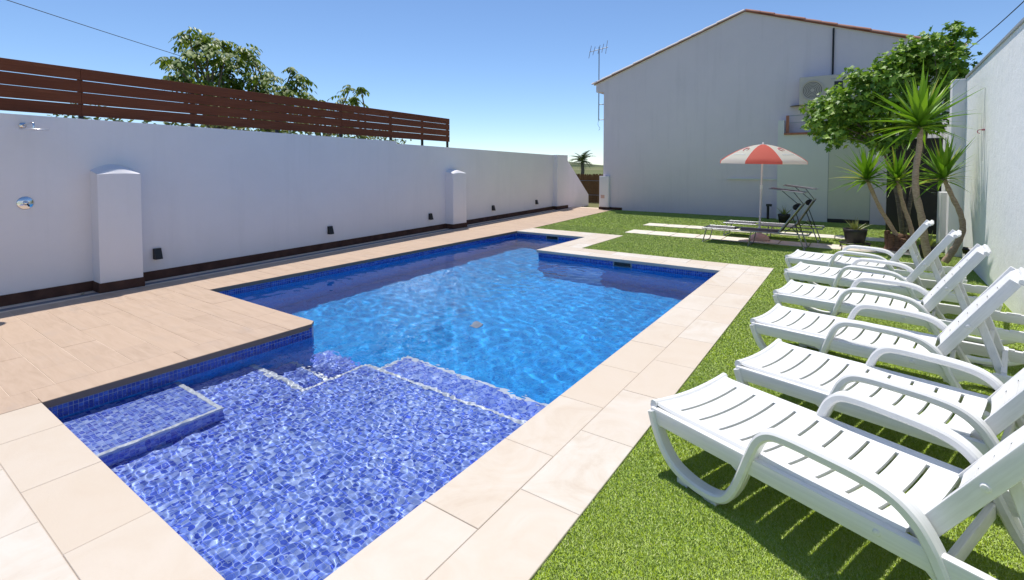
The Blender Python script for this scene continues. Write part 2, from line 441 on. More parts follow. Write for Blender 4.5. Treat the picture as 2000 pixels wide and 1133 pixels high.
band_wall((-4.95,8.06),(-1.63,8.06),(0,-1)); band_wall((-6.88,10.15),(-4.95,10.15),(0,-1))
b1 = gb.build('grout_band', M['grout'], basin)
b2 = bt.build('mosaic_band', M['mosaic_dry'], basin); b2['kind'] = 'stuff'
for (x, y) in ((-3.25, 8.06), (-5.85, 10.15)):          # skimmer mouths
    s = MB(); w = .17; hgt = .15; y1 = y-.014
    for a, b in (((x-w,y1,-.06),(x+w,y+.02,-.045)), ((x-w,y1,-.06-hgt),(x+w,y+.02,-.045-hgt)),
                 ((x-w,y1,-.045-hgt),(x-w+.02,y+.02,-.06)), ((x+w-.02,y1,-.045-hgt),(x+w,y+.02,-.06))): s.box(a, b)
    so = s.build('skimmer', M['grey_plastic'], basin)
    MB().box((x-w+.021,y-.006,-.044-hgt),(x+w-.021,y-.004,-.061)).build('opening', M['black_plastic'], so)
    MB().box((x-w+.022,y-.011,-.044-hgt),(x+w-.022,y-.008,-.125)).build('flap', M['grey_plastic'], so)
dr = MB().cbox((-4.22,5.08,ZF+.001),(-4.08,5.22,ZF+.02),.008).build('floor_drain', M['grey_plastic'], basin)
for o in [basin] + list(basin.children_recursive): o.cycles.is_caustics_receiver = True

# water: a rippled, smooth-shaded sheet; the sun reaches the mosaic as refracted caustics
xs = np.concatenate([np.arange(-6.93, -4.62, .015), np.arange(-4.62, -1.57, .0068)])
ys = np.concatenate([np.arange(.82, 3.5, .0068), np.arange(3.5, 10.22, .0145)])
X, Y = np.meshgrid(xs, ys, indexing='ij')
Z = np.zeros_like(X)
near = np.clip((3.75-Y)/.9, 0, 1); near = near*near*(3-2*near)
for k in range(84):
    if k < 44: lam = .030*(2.9**rng.random()); amp = .0095; w_ = .0+1.0*near       # chop over the shallow end
    elif k < 66: lam = .13*(2.4**rng.random()); amp = .0098; w_ = .66+.34*near
    else: lam = .32*(2.2**rng.random()); amp = .0072; w_ = 1.0
    th = rng.normal(.9, .85); ph = rng.random()*6.283
    kx, ky = 2*math.pi/lam*math.cos(th), 2*math.pi/lam*math.sin(th)
    env = .7 + .6*np.sin(X*rng.normal(0,1.6)+Y*rng.normal(0,1.6)+ph*2)
    Z += amp*lam/6.283*env*w_*np.sin(kx*X+ky*Y+ph)
Z += ZW
nx, ny = X.shape
cx = (xs[:-1]+xs[1:])/2; cyy = (ys[:-1]+ys[1:])/2
CX, CY = np.meshgrid(cx, cyy, indexing='ij'); e = .02
ins = ((CX>-4.53-e)&(CX<-1.63+e)&(CY>.87-e)&(CY<8.06+e)) | ((CX>-6.88-e)&(CX<-4.95+e)&(CY>2.97-e)&(CY<10.15+e)) | ((CX>=-4.96)&(CX<=-4.5)&(CY>2.97-e)&(CY<8.06+e))
idx = np.arange(nx*ny).reshape(nx, ny)
I, J = np.nonzero(ins)
top = np.stack([idx[I,J], idx[I+1,J], idx[I+1,J+1], idx[I,J+1]], 1)
Vt = np.stack([X.ravel(), Y.ravel(), Z.ravel()], 1)
F = top; V = Vt
used = np.unique(F); rem = np.zeros(len(V), int); rem[used] = np.arange(len(used))
wm = np_mesh('water', V[used], rem[F], True)
water = struct(obj('water', wm, M['water'])); water.cycles.is_caustics_caster = True

# ------------------------------------------------------------------ coping stones
cb = MB(); zt = -.004
for a, b in (((-1.659,-3),(-1.002,8.698)), ((-4.978,8.032),(-1.66,8.698)), ((-4.978,8.699),(-4.362,10.848)), ((-6.848,10.122),(-4.979,10.848)), ((-4.498,-3),(-1.66,.898))):
    cb.box((a[0],a[1],-.05),(b[0],b[1],zt))
coping = struct(cb.build('pool_coping', M['joint']))
tile_cache = {}
def tile(x0, y0, x1, y1, parent, m, gap=.0018, th=.034, ch=.0022, top=0.0, name='tile'):
    key = (round(x1-x0,3), round(y1-y0,3), m.name)
    if key not in tile_cache:
        w, l = (x1-x0)/2-gap, (y1-y0)/2-gap
        me = MB().cbox((-w,-l,-th),(w,l,0), ch).mesh('tile'); me.materials.append(m); tile_cache[key] = me
    o = obj(name, tile_cache[key], m, parent); o.location = ((x0+x1)/2, (y0+y1)/2, top+rnd.uniform(-.0008,.0008))
    o.rotation_euler = (rnd.uniform(-.0012,.0012), rnd.uniform(-.0012,.0012), 0)
    return o
def run(a, b, pitch, off):
    """cut [a,b] at joints ... + off + k*pitch"""
    k = math.ceil((a-off)/pitch - 1e-6); cuts = [a]
    while off+k*pitch < b-.05:
        if off+k*pitch > a+.05: cuts.append(off+k*pitch)
        k += 1
    return list(zip(cuts, cuts[1:]+[b]))
for y0, y1 in run(-1.0, 8.70, .665, 1.663): tile(-1.66, y0, -1.33, y1, coping, M['coping'])
for y0, y1 in run(-1.0, 8.70, .665, 1.333): tile(-1.33, y0, -1.0, y1, coping, M['coping'])
for r in range(5):
    for x0, x1 in run(-4.5, -1.66, .68, -4.01 + (.34 if r % 2 else 0)): tile(x0, .9-.325*(r+1), x1, .9-.325*r, coping, M['coping'])
for r, yy in ((0, 8.03), (1, 8.365)):
    for x0, x1 in run(-4.98, -1.66, .67, -4.6+.33*r): tile(x0, yy, x1, yy+.335, coping, M['coping'])
for r, xx in ((0, -4.98), (1, -4.67)):
    for y0, y1 in run(8.70, 10.85, .67, 8.9+.33*r): tile(xx, y0, xx+.31, y1, coping, M['coping'])
for r, yy in ((0, 10.12), (1, 10.485)):
    for x0, x1 in run(-6.85, -4.98, .67, -6.4+.33*r): tile(x0, yy, x1, yy+.365, coping, M['coping'])

# ------------------------------------------------------------------ tan deck
db = MB()
zd = -.0022
db.box((-8.3,-3,-.05),(-4.6,2.9,zd)); db.box((-9.0,2.901,-.05),(-6.95,10.85,zd))
db.prism([(-9.6,10.851,-.05),(DX(10.86)-.003,10.851,-.05),(DX(17.6)-.003,17.6,-.05),(-9.6,17.6,-.05)], (0,0,.05+zd))
deck = struct(db.build('tile_deck', M['deck_joint']))
pitch = .243
k = 0; y = 1.04 - pitch*9
while y < 2.70:
    off = -4.8 - (.45 if k % 2 else .0)
    y1 = min(y+pitch, 2.70)
    xl = WX(y)+.34
    for x0, x1 in run(xl, -4.80, .92, off): tile(x0, y, x1, y1, deck, M['deck'], gap=.0014, ch=.0016)
    y += pitch; k += 1
# edge pieces along the pool with the clipped corner
tile_y = run(-1.2, 2.70, .90, .0)
for y0, y1 in tile_y: tile(-4.80, y0, -4.502, y1, deck, M['deck'], gap=.0014, ch=.0016)
o = MB().prism([(-4.8,2.702,-.034),(-4.502,2.702,-.034),(-4.502,2.93,-.034),(-4.57,2.998,-.034),(-4.8,2.998,-.034)], (0,0,.034)).build('tile', M['deck'], deck)
for x0, x1 in run(WX(2.9)+.34, -4.80, .9, -5.2): tile(x0, 2.70, x1, 2.998, deck, M['deck'], gap=.0014, ch=.0016)
y = 3.0; k = 0
while y < 17.2:
    y1 = y+pitch; xr = -6.852 if y < 10.85-.1 else DX(y+pitch/2)
    xl = WX(y)+.34
    cuts = [xl, (xl+xr)/2 + (.22 if k % 2 else -.22), xr]
    for x0, x1 in zip(cuts, cuts[1:]): tile(x0, y, x1, y1, deck, M['deck'], gap=.0014, ch=.0016)
    y = y1; k += 1
ns = MB()
ns.box((-4.56,-.9+1.8,-.052),(-4.5005,2.90,-.0345)); ns.box((-6.852,2.94,-.052),(-4.60,2.9995,-.0345)); ns.box((-6.91,2.90,-.052),(-6.8505,10.12,-.0345))
ns.box((-4.5025,.9,-.036),(-4.4985,2.93,-.003)); ns.box((-6.85,2.997,-.036),(-4.57,3.001,-.003)); ns.box((-6.853,3.0,-.036),(-6.849,10.12,-.003))
ns.build('nosing', M['nosing'], deck)
# drain channel along the wall
dn = MB()
pts = [(-1.5),(4.5),(10.5),(17.0)]
for y0, y1 in zip(pts, pts[1:]):
    a0, a1 = WX(y0), WX(y1)
    for u0, u1, zz in ((.02,.335,-.012),):
        dn.prism([(a0+u0,y0,-.05),(a0+u1,y0,-.05),(a1+u1,y1,-.05),(a1+u0,y1,-.05)], (0,0,.05+zz))
M['gutter'] = mat('shade_dark_gutter', (.06,.035,.032), .95, spec=.05)  # shade at the wall foot put into the strip's dark colour
dch = struct(dn.build('wall_gutter', M['gutter']))
dg = MB()
for y0, y1 in zip(pts, pts[1:]):
    dg.prism([(WX(y0)+.16,y0,-.011),(WX(y0)+.27,y0,-.011),(WX(y1)+.27,y1-.004,-.011),(WX(y1)+.16,y1-.004,-.011)], (0,0,.012))
dg.build('drain_channel', M['drain'], dch)

# ------------------------------------------------------------------ lawn and its blades
ZL = -.012
lw = MB()
lw.add([(-1.0,-3,ZL),(RX(-3)+.02,-3,ZL),(RX(18)+.02,18,ZL),(-1.0,18,ZL)], [(0,1,2,3)])
lw.add([(-4.36,8.70,ZL),(-1.0,8.70,ZL),(-1.0,18,ZL),(-4.36,18,ZL)], [(0,1,2,3)])
lw.add([(DX(10.86),10.85,ZL),(-4.36,10.85,ZL),(-4.36,18,ZL),(DX(18),18,ZL)], [(0,1,2,3)])
lawn = struct(lw.build('lawn', M['turf']))
PATHS = [(-4.72, 1.0, 13.12, 13.72), (-4.56, .9, 11.40, 12.05)]
def grass():
    Vs = []; Fs = []; Ts = []
    def patch(x0, x1, y0, y1, dens, w, hgt):
        n = int((x1-x0)*(y1-y0)*dens); x = rng.uniform(x0, x1, n); y = rng.uniform(y0, y1, n)
        ok = (x < RX(y)-.01) & (((x > -1.004+rng.normal(0,.004,n))) | ((y > 8.715) & (x > -4.345)) | ((y > 10.87) & (x > DX(y)+.015)))
        for (a, b, c, d) in PATHS: ok &= ~((x > a-.0) & (x < b) & (y > c+rng.normal(0,.012,n)) & (y < d+rng.normal(0,.012,n)))
        # camera wedge with a margin
        an = np.degrees(np.arctan2(-x-.0, y)); ok &= (an < 34.6+52) & (an > 34.6-56)
        x = x[ok]; y = y[ok]; n = len(x)
        th = rng.uniform(0, 6.283, n); le = rng.normal(0, .8, n); h = hgt*rng.uniform(.65, 1.15, n)
        ph = rng.uniform(0, 6.283, n); ww = w*rng.uniform(.7, 1.3, n)
        dx, dy = np.cos(th)*ww/2, np.sin(th)*ww/2
        a = np.stack([x-dx, y-dy, np.full(n, ZL)], 1); b = np.stack([x+dx, y+dy, np.full(n, ZL)], 1)
        c = np.stack([x+np.cos(ph)*h*le, y+np.sin(ph)*h*le, ZL+h], 1)
        base = sum(len(v) for v in Vs)
        Vs.append(np.stack([a,b,c], 1).reshape(-1,3)); Fs.append(np.arange(n*3).reshape(-1,3)+base)
        Ts.append(np.repeat(rng.random(n), 3))
    patch(-1.0, 2.0, 1.0, 2.6, 72000, .0034, .0098)
    patch(-1.0, 2.0, 2.6, 4.2, 48000, .0042, .0100)
    patch(-1.0, 2.0, 4.2, 6.5, 24000, .0058, .0105)
    patch(-1.0, 2.0, 6.5, 8.7, 14000, .0072, .0110)
    patch(-7.6, 2.0, 8.7, 12.0, 12500, .0080, .0118)
    patch(-7.6, 2.1, 12.0, 17.4, 5200, .0120, .0130)
    V = np.concatenate(Vs); F = np.concatenate(Fs)
    me = np_mesh('grass', V, F); me.materials.append(M['blade'])
    at = me.attributes.new('tint', 'FLOAT', 'POINT'); at.data.foreach_set('value', np.concatenate(Ts).astype(np.float32))
    o = bpy.data.objects.new('grass', me); col.objects.link(o); o['kind'] = 'stuff'
    tag(o, 'short bright green artificial turf blades covering the lawn', 'grass')
grass()
for i, (x0, x1, y0, y1) in enumerate(PATHS):
    pt = struct(MB().box((x0+.02,y0+.02,-.055),(x1-.02,y1-.02,-.012)).build('paving_path', M['joint']))
    for a, b in run(x0, x1, .55, x0):
        o = tile(a, y0, b, y1, pt, M['path'], gap=.008, th=.03, ch=.006, top=.002, name='slab')
        o.location.y += rnd.uniform(-.03,.03); o.rotation_euler.z = rnd.uniform(-.02,.02)

# ------------------------------------------------------------------ pixel -> point helpers (a distance is always given)
_f = 965.5; _yaw = R(34.642); _pi = R(2.104); _pp = 360.56
_fw = Vector((-math.sin(_yaw)*math.cos(_pi), math.cos(_yaw)*math.cos(_pi), -math.sin(_pi)))
_rt = Vector((math.cos(_yaw), math.sin(_yaw), 0)); _up = _rt.cross(_fw)
def ray(px, py): return _rt*((px-1000)/_f) - _up*((py-_pp)/_f) + _fw
def at_y(px, py, Y): d = ray(px, py); return Vector((0,0,1.6)) + d*(Y/d.y)
def at_x(px, py, X): d = ray(px, py); return Vector((0,0,1.6)) + d*(X/d.x)

# ------------------------------------------------------------------ left boundary wall
def wall_pts(y0, y1, zt0, zt1, t0=0, t1=-.3):
    return [(WX(y0)+t0,y0,-.05),(WX(y1)+t0,y1,-.05),(WX(y1)+t0,y1,zt1),(WX(y0)+t0,y0,zt0)]
lw_ = thing('boundary_wall', 'long white rendered wall with pilasters beside the tan deck', 'wall', (WX(8),8,0))
def lpart(mb, name, m, parent=lw_):
    o = mb.build(name, m, parent); o.matrix_parent_inverse = Matrix.Translation((-WX(8),-8,0)); return fix_normals(o)
lpart(MB().prism(wall_pts(-3,7.72,2.235,2.165), (-.28,0,0)), 'wall', M['wall'])
lpart(MB().prism(wall_pts(7.7205,16.2,2.115,2.015), (-.28,0,0)), 'wall', M['wall'])
lpart(MB().prism([(WX(16.2),16.2005,-.05),(WX(16.2),18.95,-.05),(WX(16.2),18.95,.42),(WX(16.2),16.9,1.98),(WX(16.2),16.2005,1.98)], (-.28,0,0)), 'buttress', M['wall'])
def plinth(y0, y1, z, off): return MB().prism([(WX(y0)+off,y0,-.05),(WX(y1)+off,y1,-.05),(WX(y1)+off,y1,z),(WX(y0)+off,y0,z)], (-.03,0,0))
lpart(plinth(-3,16.0,.125,.016), 'skirting', M['plinth'])
def pilaster(y0, y1, proj, z, arch):
    xw = WX(y0)-.02; xf = WX(y0)+proj; n = 14; mb = MB(); vs = []
    for s, (x, zz, a) in enumerate(((xw, z+arch*.6, arch), (xf-.05, z+arch*.12, arch*.8), (xf, z-.0, arch*.12))):
        vs.append((x, y0, -.05)); 
        for k in range(n+1):
            t = k/n; vs.append((x, y0+(y1-y0)*t, zz + a*(math.sin(math.pi*t)-0)*.9 - (0 if 0 < k < n else .0)))
        vs.append((x, y1, -.05))
    m = n+3; fs = []
    for s in range(2):
        for k in range(m-1): fs.append((s*m+k, s*m+k+1, (s+1)*m+k+1, (s+1)*m+k))
    fs.append(tuple(range(2*m, 3*m)))
    mb.add(vs, fs); p = lpart(mb, 'pilaster', M['wall']); bevel(p, .012, 2)
    s = MB().box((xw,y0-.012,-.05),(xf+.014,y1+.012,.12)); lpart(s, 'pilaster_skirting', M['plinth'])
pilaster(2.14, 2.60, .26, 1.50, .085)
pilaster(9.50, 10.03, .26, 1.42, .075)
e = lpart(MB().box((WX(16.3)-.1,15.95,-.05),(WX(16.3)+.20,16.75,2.03)), 'end_pillar', M['wall']); bevel(e, .01)
lpart(MB().box((WX(16.3)-.09,15.93,-.05),(WX(16.3)+.216,16.77,.125)), 'pilaster_skirting', M['plinth'])

# slat fence on top of the wall
fn = thing('slat_fence', 'brown horizontal slat fence on black posts above the white wall', 'fence', (WX(4)-.12,4,2.2))
finv = Matrix.Translation((-(WX(4)-.12),-4,-2.2))
FX = lambda y: WX(y)-.10
posts = [-1.3, .75, 2.1, 3.45, 4.85, 6.25, 7.66, 8.74, 9.74]
for y in posts:
    o = MB().cbox((-.05,-.025,0),(-.01,.025,.655),.004).build('post', M['black'], fn); o.matrix_parent_inverse = finv
    o.location = (FX(y), y, 2.19 if y < 7.7 else 2.10)
    if y >= 7.7: o.scale.z = 1.12
joins = [-1.4, 2.1, 6.25, 7.66, 9.79]
for r in range(4):
    zb = 2.248 + r*.1525
    for y0, y1 in zip(joins, joins[1:]):
        L = math.hypot(y1-y0, WX(y1)-WX(y0)) - .004
        o = MB().cbox((-.011,0,0),(.011,L,.1440),.002).build('slat', M['slat'], fn); o.matrix_parent_inverse = finv
        o.location = (FX(y0), y0+.002, zb + rnd.uniform(-.0015,.0015)); o.rotation_euler.z = math.atan(.0795)

# shower
sh = thing('wall_shower', 'chrome rain shower head on a bent arm high on the white wall', 'shower', (WX(1.52),1.52,2.08))
sh.rotation_euler.z = math.atan(.0795)
MB().lathe([(.0,0),(.032,0),(.032,.01),(0,.012)], 20).build('flange', M['chrome'], sh).rotation_euler = (0, R(90), 0)
MB().tube(spline([(0,0,.0),(.18,0,.01),(.30,0,.015),(.335,0,0),(.34,0,-.05)], 5), .011, 10).build('arm', M['chrome'], sh)
MB().lathe([(0,.012),(.02,.012),(.13,.004),(.132,0),(.13,-.004),(0,-.004)], 36, (.34,0,-.062)).build('head', M['satin'], sh)
vl = thing('shower_valve', 'round chrome shower valve plate with lever on the white wall', 'valve', (WX(1.52)+.001,1.52,1.17))
vl.rotation_euler.z = math.atan(.0795)
o = MB().lathe([(0,.006),(.07,.006),(.078,.0),(.078,-.002)], 36).build('plate', M['chrome'], vl); o.rotation_euler = (0,R(90),0)
o = MB().lathe([(0,.05),(.022,.048),(.026,.006)], 20).build('knob', M['chrome'], vl); o.rotation_euler = (0,R(90),0)
MB().tube([(.04,0,0),(.055,.02,-.04)], .008, 8).build('lever', M['black_plastic'], vl)

# wedge wall lights
wl = MB()
wl.add([(0,-.045,0),(0,.045,0),(.085,.045,0),(.085,-.045,0),(0,-.045,.15),(0,.045,.15),(.04,.045,.15),(.04,-.045,.15)],
       [(0,3,2,1),(4,5,6,7),(0,1,5,4),(1,2,6,5),(2,3,7,6),(3,0,4,7)])
wlm = wl.mesh('body'); lens = MB().box((.012,-.035,-.003),(.07,.035,.0)).mesh('lens')
LB = ['black wedge wall light just past the broad first pilaster', 'black wedge wall light midway between the two pilasters',
      'black wedge wall light just before the slim second pilaster', 'black wedge wall light just past the slim second pilaster',
      'black wedge wall light close to the wall end pillar']
for y, lb in zip((2.87,5.85,8.86,11.75,14.55), LB):
    w = thing('wall_light', lb, 'lamp', (WX(y)+.001,y,.29), math.atan(.0795), 'black lights along the wall')
    obj('body', wlm, M['black'], w); obj('lens', lens, M['white_tile'], w)

# ------------------------------------------------------------------ right boundary wall
rw = thing('garden_wall', 'tall white roughcast wall behind the white loungers', 'wall', (RX(4),4,0))
def rpart(mb, name, m):
    o = mb.build(name, m, rw); o.matrix_parent_inverse = Matrix.Translation((-RX(4),-4,0)); return fix_normals(o)
rpart(MB().prism([(RX(-3),-3,-.05),(RX(11.7),11.7,-.05),(RX(11.7),11.7,3.15),(RX(-3),-3,3.15)], (.25,0,0)), 'wall', M['rwall'])
rpart(MB().prism([(RX(-3)-.02,-3,3.151),(RX(11.7)-.02,11.72,3.151),(RX(11.7)-.02,11.72,3.185),(RX(-3)-.02,-3,3.185)], (.30,0,0)), 'coping', M['grey_plastic'])
bevel(rpart(MB().box((RX(11.7)-.19,11.701,-.05),(RX(11.7)+.2,11.95,3.14)), 'pillar', M['wall']), .012)
rpart(MB().prism([(RX(11.95)+.03,11.951,-.05),(RX(16.9)+.03,16.9,-.05),(RX(16.9)+.03,16.9,2.75),(RX(11.95)+.03,11.951,2.75)], (.2,0,0)), 'wall', M['rwall'])
# hook with its hanging cords
hk = thing('wall_hook', 'small faded red hook with thin cords on the tall white wall', 'hook', (RX(9.76),9.76,2.13))
MB().box((-.03,-.02,-.012),(0,.02,.012)).build('plate', M['logo_red'], hk); MB().tube(spline([(-.03,0,0),(-.07,0,-.005),(-.075,0,-.04),(-.05,0,-.05)],4), .006, 6).build('hook', M['logo_red'], hk)
for dy in (-.03, .03): MB().tube([(-.01,dy*.3,.6),(-.012,dy*.5,0),(-.012,dy,-.45)], .0012, 5).build('cord', M['grey_plastic'], hk)

# ------------------------------------------------------------------ house
YH = 17.15
hs = thing('gable_house', 'large pale rendered house with terracotta gable roof at the lawn end', 'house', (-2.9,YH,0))
def hp(mb, name, m, parent=hs):
    o = mb.build(name, m, parent); o.matrix_parent_inverse = Matrix.Translation((2.9,-YH,0)); return fix_normals(o)
xl, xr, xm = -7.70, 2.05, -2.92; zr = 6.46; sl_ = .352
zz = lambda x: zr - sl_*abs(x-xm)
hp(MB().prism([(xl,YH,-.05),(xr,YH,-.05),(xr,YH,zz(xr)-.02),(xm,YH,zr-.02),(xl,YH,zz(xl)-.02)], (0,8,0)), 'wall', M['house'])
hp(MB().prism([(xl+.001,YH-.002,zz(xl)-.42),(xl+.001,YH-.002,zz(xl)-.022),(xl-.31,YH-.002,zz(xl-.31)-.022),(xl-.31,YH-.002,zz(xl)-.40)], (0,8,0)), 'eave', M['house'])
for s, xe in ((-1, xl-.36), (1, xr+.2)):
    rf = hp(MB().prism([(xm,YH-.03,zr),(xe,YH-.03,zz(xe)),(xe,YH-.03,zz(xe)+.03),(xm,YH-.03,zr+.03)], (0,8.1,0)), 'roof', M['terracotta'])
    # verge tiles, each overlapping the next
    n = int(abs(xe-xm)/.40); dirv = Vector((s, 0, -sl_)).normalized()
    tm = MB()
    pr = [(.105*math.cos(math.pi*k/8), .085*math.sin(math.pi*k/8)) for k in range(9)]
    vs = []
    for u, sc_ in ((0,.9),(.44,1.08)):
        for a, b in pr: vs.append((u, a*sc_, b*sc_))
    for u, sc_ in ((0,.74),(.44,.92)):
        for a, b in pr: vs.append((u, a*sc_, b*sc_))
    fs = [(k,k+1,9+k+1,9+k) for k in range(8)] + [(18+k,27+k,27+k+1,18+k+1) for k in range(8)] + [(9+k,9+k+1,27+k+1,27+k) for k in range(8)]
    tm.add(vs, fs); tme = tm.mesh('verge_tile'); tme.materials.append(M['terracotta'] if s > 0 else M['sunlit_mortar_tile'])
    for k in range(n+1):
        p = Vector((xm,YH+.01,zr+.03)) + dirv*(k*.425)
        if abs(p.x-xm) > abs(xe-xm)-.1: break
        o = obj('verge_tile', tme, None, rf); o.location = p + Vector((rnd.uniform(-.008,.008),rnd.uniform(-.008,.008),rnd.uniform(-.005,.008)))
        o.rotation_euler = (0, math.atan(sl_) if s > 0 else math.pi-math.atan(sl_), 0)
        if s < 0: o.rotation_euler = (math.pi, math.pi-math.atan(sl_)-0, 0); o.rotation_euler = (0, math.atan(sl_), math.pi)
        o.matrix_parent_inverse = Matrix.Identity(4)
    MBm = MB().prism([(xm,YH-.028,zr-.03),(xe,YH-.028,zz(xe)-.03),(xe,YH-.028,zz(xe)-.001),(xm,YH-.028,zr-.001)], (0,.0275,0))
    hp(MBm, 'verge_mortar', M['mortar'])
# annex block standing proud of the gable wall, with terracotta ledge
YA = 16.86
hp(MB().box((-1.90,YA,-.05),(-.60,YH-.001,2.54)), 'annex_wall', M['house2'])
hp(MB().box((-.598,YA+.004,-.05),(.385,YH-.001,2.54)), 'annex_panel', M['house3'])
hp(MB().box((.387,YA,-.05),(.95,YH-.001,2.54)), 'annex_wall', M['house'])
for x in (-.60, .385): hp(MB().box((x-.006,YA-.004,-.02),(x+.008,YA+.02,2.50)), 'joint_strip', M['grey_plastic'])
hp(MB().box((-.598,YA-.008,-.02),(.385,YA+.003,.10)), 'annex_skirting', M['gate'])
hp(MB().box((-1.90,YA,2.541),(-1.74,YH-.001,2.98)), 'annex_pier', M['house2'])
o = hp(MB().box((-1.735,YA-.06,2.541),(1.0,YH-.002,2.60)), 'ledge', M['terracotta']); bevel(o, .012)
hp(MB().box((-1.70,YA+.06,2.601),(-1.62,YA+.10,3.12)), 'rail_post', M['terracotta'])
hp(MB().tube([(-1.66,YA+.08,3.11),(.3,YA+.08,3.16)], .012, 6).tube([(-1.66,YA+.08,2.9),(.3,YA+.08,2.92)], .008, 6), 'rail', M['grey_plastic'])
bevel(hp(MB().box((-3.36,YH-.05,1.18),(-1.92,YH-.001,1.225)), 'wall_ledge', M['house2']), .006)
hp(MB().box((xl-.015,YH-.016,-.05),(-6.95,YH-.001,.09)), 'skirting', M['plinth'])
# utility box on the corner
ub = thing('utility_box', 'tall white meter cabinet on the corner of the gable house', 'cabinet', (-7.60,YH-.07,0))
bevel(MB().box((-.20,-.07,.09),(.18,.069,1.24)).build('cabinet', M['wall'], ub), .01)
MB().box((-.175,-.076,.12),(.155,-.0705,1.20)).build('door', M['wall'], ub)
MB().box((-.13,-.081,.42),(.02,-.0765,.54)).build('window', M['base'], ub)
MB().box((-.21,-.085,-.05),(.20,.068,.089)).build('base', M['plinth'], ub)

# air conditioner
ac = thing('air_conditioner', 'cream outdoor air conditioner unit on brackets on the gable wall', 'air conditioner', (-1.36,YH-.06,3.40))
bevel(MB().box((0,-.34,0),(1.22,-.001,.80)).build('casing', M['cream'], ac), .02, 3)
fr_ = MB().lathe([(.29,0),(.29,.02),(.265,.02),(.265,0)], 40).build('fan_ring', M['cream'], ac); fr_.location = (.33,-.341,.40); fr_.rotation_euler = (R(90),0,0)
gm = MB().lathe([(0,.004),(.264,.004)], 40); gm.build('fan_grille', M['grille'], ac); g_ = ac.children[-1]; g_.location = (.33,-.341,.40); g_.rotation_euler = (R(90),0,0)
rings = MB()
for r in (.06,.10,.14,.18,.22): rings.lathe([(r,0),(r+.006,.004),(r+.012,0)], 32)
rg = rings.build('guard', M['black_plastic'], ac); rg.location = (.33,-.347,.40); rg.rotation_euler = (R(90),0,0)
MB().box((.86,-.348,.42),(1.06,-.3405,.60)).build('label_panel', M['black_plastic'], ac)
mk = MB()
for k in range(6): mk.box((.78+k*.035,-.344,.665),(.80+k*.035,-.3405,.69))
mk.build('lettering', M['grey_plastic'], ac)
for x in (.18, 1.0): MB().box((x,-.34,-.05),(x+.04,.058,-.001)).build('bracket', M['grey_plastic'], ac)
dp = tag(MB().tube([(-.56,YH-.03,4.14),(-.56,YH-.03,5.52),(-.56,YH+.0,5.58)], .024, 8).build('drain_pipe', M['wire']), 'thin black pipe running from the air conditioner up to the roof edge', 'pipe')

# antenna
an = thing('tv_antenna', 'thin television aerial on a mast beside the house eave', 'antenna', (-8.04,YH+.3,3.35))
MB().tube([(0,0,0),(0,0,2.78)], .02, 8).build('mast', M['steel'], an)
for z_ in (.02, .6): MB().tube([(0,0,z_),(.345,0,z_)], .016, 6).build('bracket', M['steel'], an)
MB().tube([(-.38,-.06,2.62),(.34,.06,2.74)], .012, 6).build('boom', M['steel'], an)
for u in (-.36, -.2, .0, .15, .3):
    a = .24 if u in (-.36, .3) else .16
    MB().tube([(u-.03,-.06+.1*(u+.36)-.02,2.62+.16*(u+.36)-a),(u+.05,-.02,2.62+.16*(u+.36)+a)], .010, 6).build('element', M['steel'], an)
MB().tube(spline([(0,0,.0),(-.03,0,-.15),(.05,0,-.3),(.0,0,-.38)],5), .006, 5).build('loose_wire', M['wire'], an)

# gate, corrugated sheet and cabinet at the far right
gt = thing('garden_gate', 'dark charcoal metal gate behind the yucca trunks', 'gate', (1.16,14.9,0))
MB().box((-.48,-.02,.03),(.48,.02,2.22)).build('panel', M['gate'], gt)
for a, b in (((-.50,-.03,0),(-.48,.03,2.25)), ((.48,-.03,0),(.50,.03,2.25)), ((-.48,-.03,2.2205),(.48,.03,2.25)), ((-.48,-.024,1.28),(.48,-.0205,1.30))): MB().box(a, b).build('frame', M['black'], gt)
MB().tube([(.40,-.021,1.0),(.40,-.07,1.0),(.32,-.07,1.0)], .01, 6).build('handle', M['steel'], gt)
cs = MB(); vs = []; n = 60
for i in range(n+1):
    x = .75 + 1.1*i/n; w_ = .018*math.sin(i*2*math.pi/5)
    vs += [(x, 15.0+w_, 2.26), (x, 15.35+w_, 2.75), (x, 15.006+w_, 2.26), (x, 15.356+w_, 2.75)]
fs = []
for i in range(n): a = i*4; fs += [(a,a+4,a+5,a+1), (a+2,a+3,a+7,a+6)]
cs.add(vs, fs, True); tag(cs.build('corrugated_sheet', M['sheet']), 'grey corrugated sheet sloping above the charcoal gate', 'roof sheet')
cb_ = thing('meter_cabinet', 'low white metal cabinet with a lock against the garden wall', 'cabinet', (1.50,12.25,0))
bevel(MB().box((-.16,-.15,0),(.19,.25,1.12)).build('cabinet', M['white_plastic'], cb_), .012)
MB().box((-.135,-.156,.05),(.165,-.1505,1.07)).build('door', M['white_plastic'], cb_); MB().box((.09,-.166,.62),(.125,-.157,.74)).build('lock', M['grey_plastic'], cb_)
# flood light on the ground by the wall
sp = thing('spot_light', 'black garden flood light on a stake at the foot of the garden wall', 'lamp', (1.50,10.55,0))
MB().tube([(0,0,-.02),(0,0,.22)], .012, 6).build('stake', M['black'], sp); o = bevel(MB().box((-.10,-.05,-.07),(.10,.05,.07)).build('head', M['black'], sp), .012); o.scale = (.6,.7,.7); o.location = (.02,0,.26); o.rotation_euler = (R(35),0,R(-25))
bl = thing('bollard_light', 'slim black bollard lamp on the grass before the gable wall', 'lamp', (-2.13,16.85,-.018))
MB().tube([(0,0,0),(0,0,.40)], .035, 14).build('post', M['black'], bl); MB().box((-.05,-.05,.402),(.10,.05,.47)).build('head', M['black'], bl)

